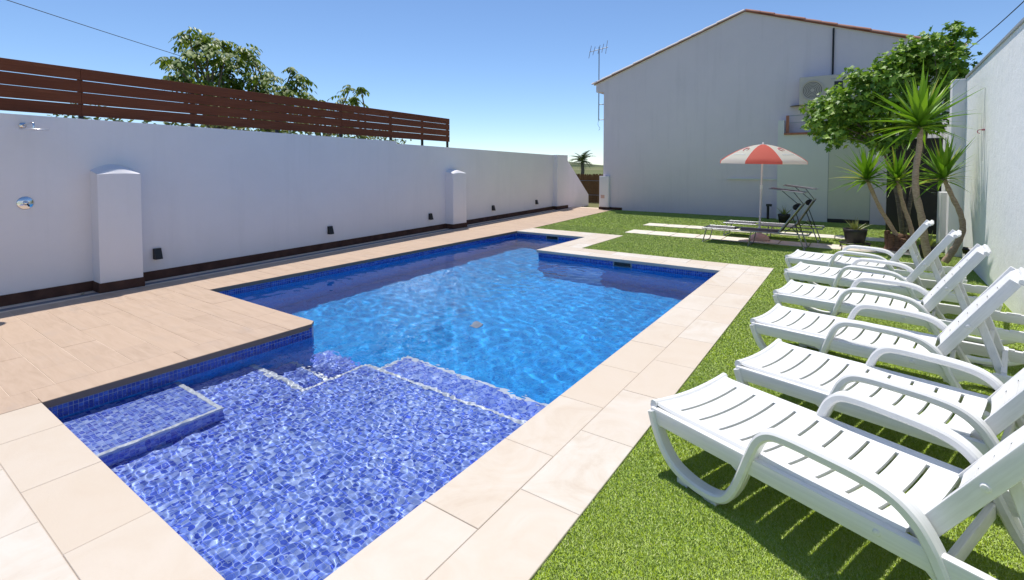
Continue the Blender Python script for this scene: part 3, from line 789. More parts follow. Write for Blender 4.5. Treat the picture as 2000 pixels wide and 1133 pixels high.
# reed screen, far palm
rs = thing('reed_screen', 'brown reed screen fence closing the gap beside the house', 'fence', (-9.7,20.6,0))
for k in range(250):
    x = -1.9 + 3.9*k/250 + rnd.uniform(-.01,.01); hh = 1.22 + rnd.uniform(-.03,.05)
    if k == 0: rmesh = [MB().tube([(0,0,-.05),(rnd.uniform(-.01,.01),rnd.uniform(-.02,.02),.6),(rnd.uniform(-.02,.02),0,1.2)], [.022,.02,.016], 5).mesh('reed') for _ in range(4)]; [q.materials.append(M['reed']) for q in rmesh]
    o = obj('reed', rmesh[k%4], None, rs); o.location = (x, rnd.uniform(-.02,.02), 0); o.scale.z = hh/1.2; o.rotation_euler.z = rnd.random()*6
for z_ in (.3, .95): MB().tube([(-1.95,-.03,z_),(2.0,-.03,z_)], .012, 5).build('binding_wire', M['steel'], rs)

def frond(L, n=12, w=.035):
    """pinnate frond along +x drooping"""
    mb = MB(); P = [Vector((L*t, 0, L*(.35*t-.75*t*t))) for t in [k/n for k in range(n+1)]]
    mb.tube(P, [.02*(1-.8*k/n)*L for k in range(n+1)], 4)
    for k in range(2, n+1):
        for s in (-1, 1):
            for q in range(2):
                a = P[k] - Vector((L/n*.5*q,0,0)); ll = L*.34*math.sin(math.pi*(.18+.75*k/n))
                b = a + Vector((ll*.6, s*ll, -ll*.25)); d = Vector((w*L,0,0))
                mb.add([a, a+d, b], [(0,1,2)])
    return mb.mesh('frond')
pt_ = thing('palm_tree', 'distant fan of palm fronds beyond the reed screen', 'palm tree', (-30,60,-.06))
MB().tube([(0,0,0),(.1,0,1.2),(0,0,2.3)], [.28,.24,.22], 8).build('trunk', M['bark'], pt_)
fm = [frond(1.75), frond(1.45)]
for q in fm: q.materials.append(M['palm'])
for k in range(34):
    o = obj('frond', fm[k%2], None, pt_); o.location = (0,0,2.35); o.rotation_euler = (0, -R(rnd.uniform(-25,75)), k*2.4)

# overhead cables
tag(MB().tube(spline([at_x(-160,-57,-11.0), at_x(120,35,-12.0), at_x(250,77,-12.5), at_x(380,118,-13)],6), .007, 5).build('power_cable', M['wire']), 'thin overhead cable running into the tree behind the fence', 'cable')
tag(MB().tube(spline([at_y(1884,102,17.2), at_y(1950,48,14.5), at_y(2120,-110,9.5)],6), .010, 5).build('power_cable', M['wire']), 'thin overhead cable rising from the house corner above the garden wall', 'cable')

# ------------------------------------------------------------------ white resin loungers
def slotted(us, slots, vs_, slot_v, surf):
    """grid plate over (u,v) with the slot cells left out; surf(u,v) -> point"""
    mb = MB(); nu, nv = len(us), len(vs_)
    mb_v = [surf(u, v) for u in us for v in vs_]; fs = []
    for i in range(nu-1):
        uc = (us[i]+us[i+1])/2; ins_ = any(a < uc < b for a, b in slots)
        for j in range(nv-1):
            vc = (vs_[j]+vs_[j+1])/2
            if ins_ and abs(vc) < slot_v: continue
            fs.append((i*nv+j, (i+1)*nv+j, (i+1)*nv+j+1, i*nv+j+1))
    mb.add(mb_v, fs, True); return mb
def make_lounger():
    root = bpy.data.objects.new('sun_lounger', None); col.objects.link(root); root.empty_display_size = .1
    # seat plate
    slots = [(.115+.112*k, .115+.112*k+.0155) for k in range(9)]
    us = sorted(set([-.012,.0,.02,.05,.085] + [x for s in slots for x in s] + [1.09,1.12]))
    vsd = [-.315,-.305,-.28,-.25] + [-.25+.5*k/10 for k in range(1,10)] + [.25,.28,.305,.315]
    def surf(u, v):
        dip = .034*(1-min(1,abs(v)/.31)**2)*min(1, .75+.25*u)
        w = .315 - dip + .012*math.exp(-u/.05)
        if u < 0: w -= .022
        if abs(v) > .31: w -= .012
        return (u, v, w)
    seat = slotted(us, slots, vsd, .245, surf).build('seat', M['white_plastic'], root)
    sm = seat.modifiers.new('thickness','SOLIDIFY'); sm.thickness = .017; sm.offset = -1
    # rolled front lip
    fl = MB(); rows = []
    for k in range(9):
        v = -.325+.65*k/8; dip = .034*(1-(abs(v)/.325)**2)*.75
        rows.append((.0, v, .312-dip))
    fl.band(rows, (1,0,0), .018, .020); fl.build('front_lip', M['white_plastic'], root)
    side_path = [(.005,.285),(.03,.215),(.075,.13),(.15,.055),(.25,.022),(.36,.018),(.435,.045),(.485,.115),(.525,.215),(.56,.315),(.595,.395),(.645,.440),(.72,.452),(.85,.450),(.98,.444),(1.08,.425),(1.15,.380),(1.20,.310),(1.245,.215),(1.30,.115),(1.37,.045),(1.46,.018),(1.58,.018),(1.70,.045),(1.80,.105),(1.865,.19),(1.89,.27)]
    for s in (-1, 1):
        y = s*.325
        f = MB()
        f.band(spline([(u, y, w) for u, w in side_path], 6), (0,1,0), .036, .0205)
        fr = f.build('side_frame', M['white_plastic'], root)
        r = MB(); r.box((-.004,y-.019,.222),(1.90,y+.019,.302)); rl = r.build('rail', M['white_plastic'], fr); bevel(rl, .006)
        for k in range(3): MB().box((1.44+.13*k,y-.016,.3005),(1.53+.13*k,y+.016,.307)).build('notch', M['white_plastic'], fr)
        # webs that fill out the corners of the loops
        wbm = MB()
        for poly in ([(.005,.235),(.075,.235),(.05,.21),(.045,.17)], [(.44,.235),(.56,.235),(.515,.13),(.50,.20)], [(1.17,.235),(1.34,.235),(1.27,.20),(1.275,.14)], [(1.78,.235),(1.885,.235),(1.875,.19),(1.85,.20)]):
            fix_normals(MB().prism([(u, y-.012, w) for u, w in poly], (0,.024,0)).build('web', M['white_plastic'], fr))
        for u0, u1 in ((.18,.24),(.33,.40),(1.44,1.50),(1.55,1.61)):
            MB().box((u0,y-.026,-.012),(u1,y+.026,.012)).build('foot', M['white_plastic'], fr)
        b = MB().lathe([(.0,.009),(.010,.007),(.015,0)], 12, (0,0,0)).build('bolt', M['white_plastic'], fr)
        b.location = (1.045, y+s*.017, .268); b.rotation_euler = (R(-90*s),0,0)
    # backrest
    th = R(57.5); L = .69; ca, sa = math.cos(th), math.sin(th); o0 = (1.13, 0, .325)
    bs = [(.10+.085*k, .10+.085*k+.011) for k in range(6)]
    ub = sorted(set([0,.04,.08,.62,.655,.68,.70] + [x for s in bs for x in s]))
    vb = [-.272,-.262,-.235] + [-.235+.47*k/8 for k in range(1,8)] + [.235,.262,.272]
    def bsurf(u, v):
        n = -.028*(1-(abs(v)/.272)**2) + .008*math.sin(u*7)
        if abs(v) > .265: n -= .014
        if u > .64: n -= (u-.64)**2*9
        return (o0[0]+u*ca-n*sa, v, o0[2]+u*sa+n*ca)
    bk = slotted(ub, bs, vb, .20, bsurf).build('backrest', M['white_plastic'], root)
    sm = bk.modifiers.new('thickness','SOLIDIFY'); sm.thickness = .017; sm.offset = -1
    for s in (-1, 1):
        rl = MB().box((-.035,-.014,-.062),(.685,.014,.004)).build('side_rail', M['white_plastic'], bk)
        rl.location = (o0[0], s*.268, o0[2]); rl.rotation_euler = (0,-th,0); bevel(rl, .006)
        b = MB().lathe([(.0,.009),(.011,.007),(.016,0)], 12).build('bolt', M['white_plastic'], bk)
        q = Vector((o0[0]+.30*ca+.03*sa, s*.282, o0[2]+.30*sa-.03*ca)); b.location = q; b.rotation_euler = (R(-90*s),0,0)
    tp = MB(); tp.band([bsurf(.70, v) for v in [-.272+.544*k/8 for k in range(9)]], (ca,0,sa), .014, .018); tp.build('top_lip', M['white_plastic'], bk)
    # prop: two struts and cross bars down to the rail notches
    pr = root
    p0 = Vector((o0[0]+.36*ca+.045*sa, 0, o0[2]+.36*sa-.045*ca)); p1 = Vector((1.485, 0, .245))
    for s in (-1, 1):
        po = MB().band([p0+Vector((0,s*.20,0)), p0.lerp(p1,.5)+Vector((0,s*.20,0)), p1+Vector((0,s*.20,0))], (0,1,0), .012, .024, False).build('prop', M['white_plastic'], root)
    for q in (.45, .95):
        c = p0.lerp(p1, q); MB().box((c.x-.012,-.19,c.z-.014),(c.x+.012,.19,c.z+.014)).build('cross_bar', M['white_plastic'], po)
    MB().box((p1.x-.014,-.315,p1.z+.056),(p1.x+.014,.315,p1.z+.078)).build('cross_bar', M['white_plastic'], po)
    # stretchers between the two side frames
    for u, w in ((1.215,.20),(1.875,.20)):
        bevel(MB().box((u-.012,-.30,w-.03),(u+.012,.30,w+.035)).build('stretcher', M['white_plastic'], root), .004)
    # bake the thickness and keep hard edges crisp
    dg_ = bpy.context.evaluated_depsgraph_get(); dg_.update()
    for o in root.children_recursive:
        if o.modifiers:
            me = bpy.data.meshes.new_from_object(o.evaluated_get(dg_)); o.modifiers.clear(); me.name = o.name; o.data = me
        o.data.polygons.foreach_set('use_smooth', [True]*len(o.data.polygons)); o.data.set_sharp_from_angle(angle=R(32))
    return root
spots = [(-.87,2.59,-21.9),(-.60,3.44,-15.5),(-.67,4.48,-11.1),(-.64,5.65,-8.5),(-.67,6.91,-10.5),(-.77,8.01,-8.6)]
names = ['sixth in the row from the yuccas', 'fifth in the row from the yuccas', 'fourth in the row from the yuccas', 'third in the row from the yuccas', 'second in the row from the yuccas', 'first in the row from the yuccas']
proto = make_lounger()
for i, ((x, y, a), nm) in enumerate(zip(spots, names)):
    o = proto if i == 0 else copy_tree(proto)
    a = R(a); n = Vector((-math.sin(a), math.cos(a)))
    c = Vector((x, y)) + n*.335
    o.location = (c.x, c.y, .002); o.rotation_euler = (0,0,a)
    tag(o, 'white plastic sun lounger with raised slotted back, ' + nm, 'sun lounger', 'white loungers along the garden wall')

# ------------------------------------------------------------------ dark folding loungers with sun shades
def dark_lounger(loc, rz, label, back):
    r = thing('folding_lounger', label, 'sun lounger', loc, rz, 'dark folding loungers on the lawn')
    W = .29; T = .014; z = .30
    fr = MB()
    for s in (-1, 1): fr.tube([(0,s*W,z),(1.95,s*W,z)], T, 8)
    fr.tube([(0,-W,z),(0,W,z)], T, 8).tube([(1.95,-W,z),(1.95,W,z)], T, 8); fr.build('frame', M['steel'], r)
    def sling(u0, u1, nm, f, drop=.02):
        mb = MB(); vs = []; n = 8
        for i in range(n+1):
            for j in range(7):
                u = u0+(u1-u0)*i/n; v = -W+.012+(2*W-.024)*j/6; d = drop*(1-(v/W)**2)
                vs.append(f(u, v, d))
        mb.add(vs, [(i*7+j,(i+1)*7+j,(i+1)*7+j+1,i*7+j+1) for i in range(n) for j in range(6)], True)
        o = mb.build(nm, M['fabric'], r); s_ = o.modifiers.new('thickness','SOLIDIFY'); s_.thickness = .006
    sling(.01, .62, 'foot_panel', lambda u,v,d: (u,v,z+.008-d*.5)); sling(.66, 1.42, 'seat_panel', lambda u,v,d: (u,v,z+.004-d))
    th = R(back); h0 = Vector((1.44,0,z+.01)); ca, sa = math.cos(th), math.sin(th)
    sling(.02, .66, 'back_panel', lambda u,v,d: (h0.x+u*ca+d*sa, v*.96, h0.z+u*sa-d*ca))
    bf = MB()
    for s in (-1, 1): bf.tube([(h0.x,s*W*.98,h0.z),(h0.x+.68*ca,s*W*.98,h0.z+.68*sa)], T, 8)
    tp = Vector((h0.x+.68*ca,0,h0.z+.68*sa)); bf.tube([(tp.x,-W*.98,tp.z),(tp.x,W*.98,tp.z)], T, 8); bf.build('back_frame', M['steel'], r)
    pl = MB(); pp = [(h0.x+.58*ca-.05*sa, v, h0.z+.58*sa+.05*ca) for v in (-.24,-.22,0,.22,.24)]
    pl.tube(pp, [.03,.055,.06,.055,.03], 12); pl.build('pillow', M['foam'], r)
    for s in (-1, 1):
        MB().tube([(h0.x+.42*ca,s*.26,h0.z+.42*sa),(1.78,s*.27,z)], .009, 6).build('back_prop', M['black'], r)
        MB().tube([(1.55,s*.275,z+.02),(1.66,s*.275,z+.13),(1.80,s*.275,z-.02)], .008, 6).build('ratchet', M['black'], r)
    for u, du in ((.08,-.07),(.95,-.05),(1.78,.10)):
        MB().tube(spline([(u,-W+.02,z),(u+du,-W+.02,.02),(u+du,-W+.05,.012),(u+du,W-.05,.012),(u+du,W-.02,.02),(u,W-.02,z)],4), .012, 8).build('leg', M['steel'], r)
    # sun shade
    c = Vector((tp.x-.26, 0, tp.z+.26)); sp_ = MB(); vs = []
    for i in range(7):
        for j in range(5):
            u = -.30+.60*i/6; v = -.27+.54*j/4
            vs.append((c.x+u, v, c.z-.035*u/.3+.012*(1-(v/.27)**2)))
    sp_.add(vs, [(i*5+j,(i+1)*5+j,(i+1)*5+j+1,i*5+j+1) for i in range(6) for j in range(4)], True)
    so = sp_.build('sun_shade', M['fabric'], r); s_ = so.modifiers.new('thickness','SOLIDIFY'); s_.thickness = .008
    e = MB(); cr = [(c.x-.30,-.27,c.z+.035),(c.x+.30,-.27,c.z-.035),(c.x+.30,.27,c.z-.035),(c.x-.30,.27,c.z+.035)]
    for k in range(4): e.tube([cr[k], cr[(k+1)%4]], .009, 6)
    e.build('shade_frame', M['steel'], so)
    for s in (-1, 1): MB().tube([(tp.x-.02,s*.26,tp.z-.02),(c.x-.02+.05*s,s*.272,c.z)], .007, 6).build('shade_arm', M['black'], r)
dark_lounger((-2.62,11.24,-.01), R(-2), 'dark mesh folding lounger with sun shade, nearer the pool', 56)
dark_lounger((-2.46,12.50,-.01), R(-2), 'dark mesh folding lounger with sun shade, nearer the gable wall', 60)

# ------------------------------------------------------------------ parasol
pa = thing('parasol', 'red and white beach parasol standing between the dark loungers', 'parasol', (-1.66,11.86,-.015)); pa.rotation_euler = (R(.8), R(1.2), 0)
MB().tube([(0,0,.05),(0,0,1.18)], .019, 12).build('lower_pole', M['pole'], pa)
MB().tube([(0,0,1.16),(0,0,2.08)], .015, 12).build('upper_pole', M['pole'], pa); MB().tube([(0,0,1.13),(0,0,1.21)], .026, 12).build('clamp', M['white_plastic'], pa)
RAD = .87; HT = .36; ZT = 2.09
def can(r_, a, lift=0):
    rr = r_; k = rr/RAD
    seg = (a/(math.pi/4)) % 1; sag = .045*k*k*math.sin(math.pi*seg)
    return Vector((rr*math.cos(a)*(1-.05*math.sin(math.pi*seg)*k), rr*math.sin(a)*(1-.05*math.sin(math.pi*seg)*k), ZT - HT*(k**1.75) + sag*.3 + lift))
A0 = R(-90-58)
for p in range(8):
    mb = MB(); vs = []; nr, na = 9, 8
    for i in range(nr+1):
        for j in range(na+1):
            a = p*math.pi/4 + math.pi/4*j/na; q = can(RAD*max(i,.05)/nr, a)
            vs.append(Matrix.Rotation(A0, 3, 'Z') @ q)
    for j in range(na+1):                                     # hanging valance
        a = p*math.pi/4 + math.pi/4*j/na; q = can(RAD, a); vs.append(Matrix.Rotation(A0,3,'Z') @ (q + Vector((q.x*.012,q.y*.012,-.055-.012*math.sin(math.pi*j/na)))))
    mb.add(vs, [(i*(na+1)+j,(i+1)*(na+1)+j,(i+1)*(na+1)+j+1,i*(na+1)+j+1) for i in range(nr+1) for j in range(na)], True)
    pn = mb.build('canopy_panel', M['cloth_red'] if p % 2 else M['cloth_white'], pa)
    rb = MB().tube([Matrix.Rotation(A0,3,'Z') @ can(RAD*t, p*math.pi/4, -.008) for t in (.03,.25,.5,.75,.98)], .005, 5).build('rib', M['pole'], pa)
    if p % 2 == 0:                                            # swirl emblem over a worn line of lettering
        lg = MB(); am = p*math.pi/4+math.pi/8; pts = []
        for k in range(15):
            t = R(-30) + R(310)*k/14; rad_ = .085*(1-.35*k/14)
            pts.append(Matrix.Rotation(A0,3,'Z') @ can(RAD*.55 - rad_*math.sin(t)*1.0, am + rad_*math.cos(t)*1.6, .007))
        lg.tube(pts, [.004+.008*math.sin(math.pi*k/14) for k in range(15)], 5); lg.build('emblem', M['logo_red'], pn)
        tx_ = MB()
        for k in range(9):
            a_ = am + (k-4)*.055
            c0 = [Matrix.Rotation(A0,3,'Z') @ can(RAD*r_, a2, .006) for r_, a2 in ((.75,a_-.02),(.75,a_+.02),(.80,a_+.02),(.80,a_-.02))]
            tx_.add(c0, [(0,1,2,3)])
        tx_.build('lettering', M['logo_grey'], pn)
MB().lathe([(0,.05),(.012,.04),(.022,.0),(.03,-.01)], 12, (0,0,ZT)).build('finial', M['cloth_white'], pa)
pbs = thing('umbrella_stand', 'round pinkish white weighted base under the red and white parasol', 'stand', (-1.66,11.86,-.012))
MB().lathe([(0,0),(.20,0),(.21,.03),(.19,.09),(.11,.14),(.05,.16),(.04,.24),(.022,.24)], 28).build('base', M['base'], pbs)
MB().lathe([(.03,.24),(.03,.30),(.022,.30)], 14).build('collar', M['pole'], pbs)

# ------------------------------------------------------------------ leaves and plants
def blade(L, W, curl, fold=.35, n=6):
    mb = MB(); vs = []; fs = []
    for i in range(n+1):
        t = i/n; w = W*(.45+.55*math.sin(math.pi*min(1,t*1.25+.12)))*(1-t**3) if i < n else 0
        x = L*t*(1-.12*curl*t); z = -curl*L*t*t*.5
        vs += [(x,-w/2,z+w*fold*.5),(x,0,z),(x,w/2,z+w*fold*.5)]
    for i in range(n):
        a = i*3; fs += [(a,a+3,a+4,a+1),(a+1,a+4,a+5,a+2)]
    mb.add(vs, fs, True); return mb
def potted(loc, r, h, label, nl, ll, stand=False):
    p = thing('potted_plant', label, 'potted plant', loc, 0, 'succulents in dark pots'); z0 = .09 if stand else 0
    MB().lathe([(0,z0),(r*.72,z0),(r*.78,z0+.01),(r*.97,z0+h*.8),(r,z0+h),(r*.93,z0+h),(r*.9,z0+h-.03)], 28).build('pot', M['pot'], p)
    MB().lathe([(0,z0+h-.028),(r*.9,z0+h-.03)], 24).build('soil', M['soil'], p)
    ms = [blade(ll*k, .038, .25, .5).mesh('leaf') for k in (1,.8,.62)]
    for q in ms: q.materials.append(M['agave'])
    for k in range(nl):
        el = 88-52*(k/nl)**.9; o = obj('leaf', ms[k%3], None, p); a = k*2.4+rnd.uniform(-.3,.3)
        o.location = (math.cos(a)*r*.35*k/nl, math.sin(a)*r*.35*k/nl, z0+h-.035)
        o.rotation_euler = (rnd.uniform(-.3,.3), -R(el+rnd.uniform(-8,8)), a)
    if stand:
        s = MB(); s.tube([(r*1.25*math.cos(q),r*1.25*math.sin(q),z0-.012) for q in [k*math.pi/12 for k in range(25)]], .012, 6, False)
        s.tube([(-r*1.25,0,z0-.012),(r*1.25,0,z0-.012)], .01, 6).tube([(0,-r*1.25,z0-.012),(0,r*1.25,z0-.012)], .01, 6)
        s.build('stand_ring', M['black'], p)
        for k in range(4):
            a = k*math.pi/2+.5; MB().tube([(r*1.25*math.cos(a),r*1.25*math.sin(a),z0-.012),(r*1.4*math.cos(a),r*1.4*math.sin(a),-.02)], .012, 6).build('stand_leg', M['black'], p)
potted((.05,11.95,0), .205, .27, 'variegated succulent in a dark round pot on a low black stand', 22, .30, True)
potted((-1.62,16.1,-.01), .165, .24, 'variegated succulent in a dark pot on the grass by the gable wall', 20, .34)
potted((1.12,11.25,-.01), .15, .22, 'variegated succulent in a dark pot tucked behind the yucca trunk', 18, .34)

ylm = []
for L in (1.0, .92, .84): ylm.append(blade(L, .100, .10, .40).mesh('leaf')); ylm.append(blade(L, .090, .42, .40).mesh('leaf'))
for q in ylm: q.materials.append(M['yucca'])
def yucca_stem(parent, path, r0, r1, scale, nl):
    pts = spline(path, 5); n = len(pts)
    tr = MB().tube(pts, [r0+(r1-r0)*(i/(n-1))+.004*math.sin(i*2.1) for i in range(n)], 12).build('trunk', M['yucca_bark'], parent)
    tr.matrix_parent_inverse = Matrix.Translation(-parent.location)
    top = pts[-1]
    for k in range(nl):
        t = k/nl; el = 86 - 104*t**1.15 + rnd.uniform(-7,7)
        o = obj('leaf', ylm[(k % 3)*2 + (1 if t > .55 else 0)], None, tr); a = k*2.399+rnd.uniform(-.2,.2)
        o.location = top + Vector((math.cos(a)*.03, math.sin(a)*.03, .10-.16*t)); s = scale*(.85+.25*rnd.random())*(.86 if t < .12 else 1)
        reach = RX(top.y)-.05-top.x; dx_ = math.cos(R(el))*math.cos(a)*s*.95
        if dx_ > reach: s *= max(.45, reach/dx_)
        o.scale = (s, s*1.05, s); o.rotation_euler = (rnd.uniform(-.25,.25), -R(el), a)
    return tr
ya = thing('yucca_plant', 'yucca with two leaning thin trunks rising from a woody stump', 'yucca', (.72,11.9,0), 0, 'yuccas by the garden wall')
st = MB(); vs = []; n = 18
for i, (r_, z_) in enumerate(((.17,-.03),(.15,.06),(.12,.16),(.10,.26),(.07,.31),(.02,.33))):
    for k in range(n): q = 2*math.pi*k/n; rr = r_*(1+.22*math.sin(3*q+i*.4)+.08*math.sin(7*q+i)); vs.append((rr*math.cos(q)*1.15, rr*math.sin(q), z_))
st.add(vs, [(i*n+k,i*n+(k+1)%n,(i+1)*n+(k+1)%n,(i+1)*n+k) for i in range(5) for k in range(n)], True); [st.tube([(math.cos(q)*.10,math.sin(q)*.09,-.03),(math.cos(q)*.15,math.sin(q)*.13,.16),(math.cos(q)*.17,math.sin(q)*.14,hh)], [.07,.06,.045], 8) for q, hh in ((.4,.30),(1.6,.26),(2.9,.36),(4.0,.31),(5.2,.24))]
st.build('stump', M['stump'], ya)
def P(l, Y): return [at_y(a, b, Y+c) for a, b, c in l]
yucca_stem(ya, P([(1760,478,0),(1745,450,0),(1718,405,-.05),(1693,350,-.1)], 11.85), .042, .031, .72, 54)
yucca_stem(ya, P([(1785,478,0),(1778,440,0),(1764,400,0),(1753,352,0)], 11.8), .040, .030, .68, 50)
yb = thing('yucca_plant', 'tallest yucca with one thick trunk and a broad crown', 'yucca', (.98,10.2,0), 0, 'yuccas by the garden wall')
yucca_stem(yb, P([(1818,525,.05),(1806,470,.05),(1800,425,.02),(1789,375,0),(1789,330,0),(1796,285,0),(1797,245,0)], 10.2), .056, .036, .94, 72)
yc = thing('yucca_plant', 'yucca with one crooked trunk bending beside the garden wall', 'yucca', (1.27,10.5,0), 0, 'yuccas by the garden wall')
yucca_stem(yc, P([(1845,512,0),(1866,482,0),(1880,450,0),(1876,418,0),(1860,385,0),(1843,348,0)], 10.5), .050, .030, .72, 56)

# fig tree
def fig_leaf():
    pts = [(0,0)]
    for a, r_ in ((-100,.35),(-75,.62),(-52,.48),(-38,.86),(-18,.62),(0,1.0),(18,.62),(38,.86),(52,.48),(75,.62),(100,.35)):
        pts.append((r_*math.cos(R(a)), r_*math.sin(R(a))))
    V = np.array([(x, y, -.16*x*x+.22*abs(y)) for x, y in pts]); F = np.array([(0,i,i+1) for i in range(1,11)])
    return V, F
def oval_leaf(wd=.42):
    V = np.array([(0,0,0),(.3,-wd/2,.05),(.3,0,-.02),(.3,wd/2,.05),(.7,-wd/2.4,.0),(.7,0,-.06),(.7,wd/2.4,.0),(1,0,-.14)])
    F = np.array([(0,1,2),(0,2,3),(1,4,5),(1,5,2),(2,5,6),(2,6,3),(4,7,5),(5,7,6)]); return V, F
def scatter(leaf, pos, nrm, size, droop=0):
    """leaves at pos, blade normal near nrm, random heading"""
    V, F = leaf; n = len(pos); nrm = nrm/np.linalg.norm(nrm, axis=1, keepdims=True)
    h = rng.normal(size=(n,3)); h[:,2] -= droop; h -= nrm*(h*nrm).sum(1, keepdims=True); h /= np.linalg.norm(h, axis=1, keepdims=True)
    s = np.cross(nrm, h); sz = size*rng.uniform(.65,1.2,n)
    W = pos[:,None,:] + sz[:,None,None]*(V[None,:,0:1]*h[:,None,:] + V[None,:,1:2]*s[:,None,:] + V[None,:,2:3]*nrm[:,None,:])
    return W.reshape(-1,3), (F[None]+(np.arange(n)*len(V))[:,None,None]).reshape(-1,3)
def crown_obj(parts, name, m, parent):
    base = 0; Vs = []; Fs = []
    for V, F in parts: Vs.append(V); Fs.append(F+base); base += len(V)
    me = np_mesh(name, np.concatenate(Vs), np.concatenate(Fs)); o = obj(name, me, m, parent)
    o.matrix_parent_inverse = Matrix.Translation(-parent.location); o['kind'] = 'stuff'; return o
fig = thing('fig_tree', 'large leafy fig tree spreading in front of the gable house', 'tree', (.95,14.1,0))
clumps = [(1590,215,.28),(1620,235,.34),(1600,255,.26),(1650,200,.34),(1660,245,.42),(1630,270,.26),(1690,165,.32),(1700,215,.46),(1700,260,.38),(1735,125,.30),(1745,175,.46),(1750,235,.42),
          (1775,95,.28),(1785,145,.44),(1800,200,.42),(1820,85,.26),(1830,125,.42),(1845,170,.36),(1855,85,.26),(1870,115,.30),(1868,62,.16),(1850,145,.30),(1878,150,.16),(1895,68,.10),(1860,50,.10),(1890,165,.12),(1815,235,.34),(1720,285,.22),(1760,265,.28),(1640,185,.28),(1612,205,.30),(1672,150,.26),(1655,225,.34),(1690,195,.36),(1725,150,.32),(1760,120,.3),(1640,255,.3),(1800,110,.3),(1590,240,.22)]
cen = []; pp_ = []; nn_ = []
for i, (a, b, r_) in enumerate(clumps):
    Yc = 13.9 + rnd.uniform(-.55,.55) - .2; c = at_y(a, b, Yc); cen.append(c); k = int(1250*r_*r_)+14
    d = rng.normal(size=(k,3)); d /= np.linalg.norm(d, axis=1, keepdims=True)
    rad = r_*(.35+.85*rng.random(k))[:,None]
    pp_.append(np.array(c)+d*rad*np.array([1,1,.85])); nn_.append(d*.45+np.array([-.15,-.2,.85])+rng.normal(size=(k,3))*.55)
crown_obj([scatter(fig_leaf(), np.concatenate(pp_), np.concatenate(nn_), .12, .3)], 'crown', M['fig'], fig)
def limbs(parent, base, hubs, cens, m, r0, jit=.12):
    bm_ = MB(); allp = []
    for hpt, ids in hubs:
        bm_.tube(spline([base, base.lerp(hpt,.5)+Vector((rnd.uniform(-jit,jit),rnd.uniform(-jit,jit),0)), hpt],4), [r0*(1-.5*k/8) for k in range(9)], 8)
        for j in ids:
            c = cens[j]; mid = hpt.lerp(c,.5)+Vector((rnd.uniform(-jit,jit),rnd.uniform(-jit,jit),rnd.uniform(-.02,jit)))
            bm_.tube(spline([hpt, mid, c],4), [r0*.42*(1-.8*k/8) for k in range(9)], 6)
    o = bm_.build('trunk', m, parent); o.matrix_parent_inverse = Matrix.Translation(-parent.location)
limbs(fig, Vector((.95,14.1,-.05)), [(at_y(1725,290,14.0), [1,4,7,8,0,2,5,3,27,29,30,32,36,38]), (at_y(1765,255,14.1), [6,9,10,11,12,13,28,31,33,34,35,37]), (at_y(1815,240,14.1), [14,15,16,17,18,19,20,21,22,23,24,25,26])], cen, M['bark'], .05)

# walnut tree behind the fence
wt = thing('walnut_tree', 'broad leafed green tree rising behind the brown slat fence', 'tree', (-12.9,7.2,-.05))
wc = [(310,140,.9),(430,190,1),(560,200,1),(620,260,1),(480,280,1),(370,250,.9),(330,320,.9),(140,385,.7),(210,430,.8),(290,410,.9),(400,400,1),(560,400,1.1),(640,350,1.1),(780,290,1),(850,320,.9),(900,420,.9),(820,410,1),(700,420,1.1),(480,540,1.2),(600,520,1.2),(700,540,1.2),(400,570,1.1),(120,545,.7),(210,570,.7),(310,530,.9),(820,580,1.1),(960,540,1),(1050,540,1),(960,660,1.1),(1060,660,1.1),(1180,650,1.1),(1250,600,1),(1310,545,.8),(1225,475,.5),(1290,700,1.1),(1390,740,1),(1460,770,.8),(1690,740,.9),(1745,640,.7),(1835,650,.6),(1800,740,.8),
      (500,640,1.2),(650,640,1.2),(780,670,1.2),(420,700,1.2),(560,760,1.2),(720,780,1.2),(880,790,1.2),(1020,790,1.2),(1150,800,1.2),(1300,830,1.2),(1430,860,1.1),(1690,840,1.1),(620,880,1.2),(800,900,1.2),(960,920,1.2),(1120,930,1.2),(1280,950,1.2),(1700,940,1)]
wcen = []; LV, LF = oval_leaf(.46); pos = []; nr_ = []; hd = []
for a, b, s in wc:
    c = at_x(300+a/4.53, 30+b/4.53, -12.6+rnd.uniform(-.9,.9)); wcen.append(c)
    for q in range(int(11*s)):
        az = rnd.uniform(0,6.283); L = .36*s*rnd.uniform(.7,1.15); up_ = rnd.uniform(-.1,.75)
        st_ = c + Vector((rnd.uniform(-.1,.1),rnd.uniform(-.1,.1),rnd.uniform(-.12,.1)))*s
        for k in range(7):
            t = (k//2+1)/4; sd = (-1 if k % 2 else 1)*(0 if k == 6 else 1)
            p = st_ + Vector((math.cos(az)*L*t, math.sin(az)*L*t, L*(up_*t-.75*t*t)))
            d = Vector((math.cos(az+sd*1.0), math.sin(az+sd*1.0), -.55-.3*t)).normalized(); pos.append(p); hd.append(d)
            nr_.append(Vector((math.cos(az)*.25, math.sin(az)*.25, 1)))
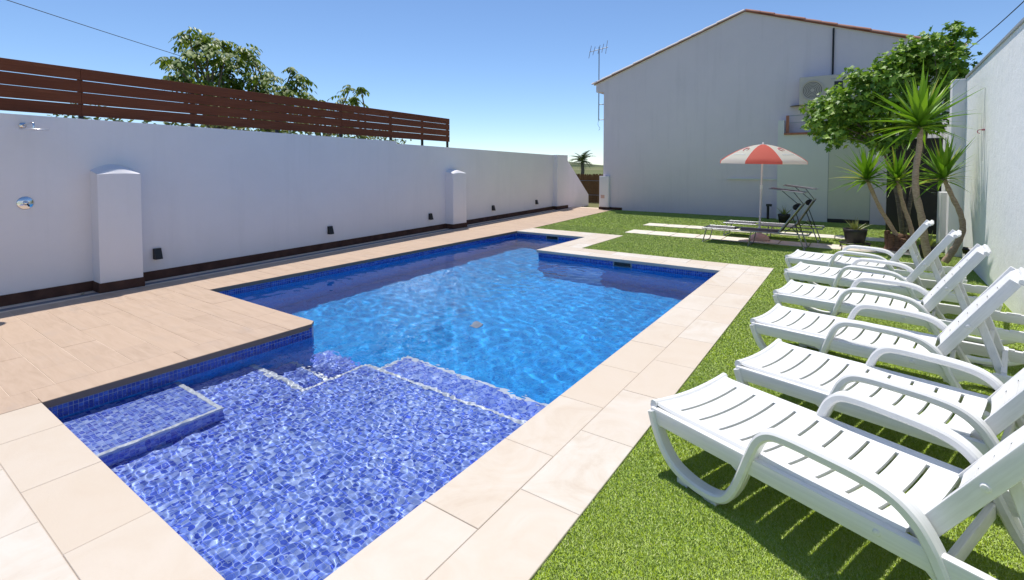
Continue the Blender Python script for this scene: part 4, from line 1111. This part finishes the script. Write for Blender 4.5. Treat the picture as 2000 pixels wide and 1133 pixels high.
pos = np.array(pos); hd = np.array(hd); nr_ = np.array(nr_); nr_ -= hd*(hd*nr_).sum(1,keepdims=True); nr_ /= np.linalg.norm(nr_,axis=1,keepdims=True)
sd_ = np.cross(nr_, hd); sz = .155*rng.uniform(.75,1.2,len(pos))
W_ = pos[:,None,:]+sz[:,None,None]*(LV[None,:,0:1]*hd[:,None,:]+LV[None,:,1:2]*sd_[:,None,:]+LV[None,:,2:3]*nr_[:,None,:])
crown_obj([(W_.reshape(-1,3), (LF[None]+(np.arange(len(pos))*len(LV))[:,None,None]).reshape(-1,3))], 'crown', M['walnut'], wt)
hub = [Vector((-12.7,5.9,2.3)), Vector((-12.8,7.2,2.4)), Vector((-12.6,8.6,2.2)), Vector((-12.7,10.2,2.1))]
ids = [[] for _ in hub]
for j, c in enumerate(wcen): ids[min(range(4), key=lambda q: (hub[q]-c).length)].append(j)
limbs(wt, Vector((-12.9,7.2,-.06)), list(zip(hub, ids)), wcen, M['bark'], .11, .15)
# hedge between wall and tree
hg = thing('hedge', 'low yellowish green hedge glimpsed under the slat fence', 'hedge', (-10.1,5.0,-.05))
n = 5200; hp_ = np.stack([rng.uniform(-10.6,-9.5,n), rng.uniform(2.3,9.2,n), 2.45*rng.random(n)**.35], 1); hp_[:,2] += .12*np.sin(hp_[:,1]*3.1)
crown_obj([scatter(oval_leaf(), hp_, rng.normal(size=(n,3))*.6+np.array([.3,-.2,.8]), .11)], 'crown', M['hedge'], hg)
o = MB()
for k in range(12): o.tube([(-10.05,2.6+k*.56,-.05),(-10.0+rnd.uniform(-.1,.1),2.6+k*.56,1.9)], [.03,.012], 6)
q = o.build('trunk', M['bark'], hg); q.matrix_parent_inverse = Matrix.Translation(-hg.location)
tag(MB().add([(0,0,0),(.05,-.014,.012),(.11,-.01,.03),(.16,0,.05),(.11,.014,.03),(.05,.012,.012)], [(0,1,5),(1,2,4,5),(2,3,4)]).build('dry_leaf', M['agave'], None, loc=(WX(2.05)+.10,1.98,-.008)), 'curled pale dry leaf lying at the foot of the broad pilaster', 'leaf')
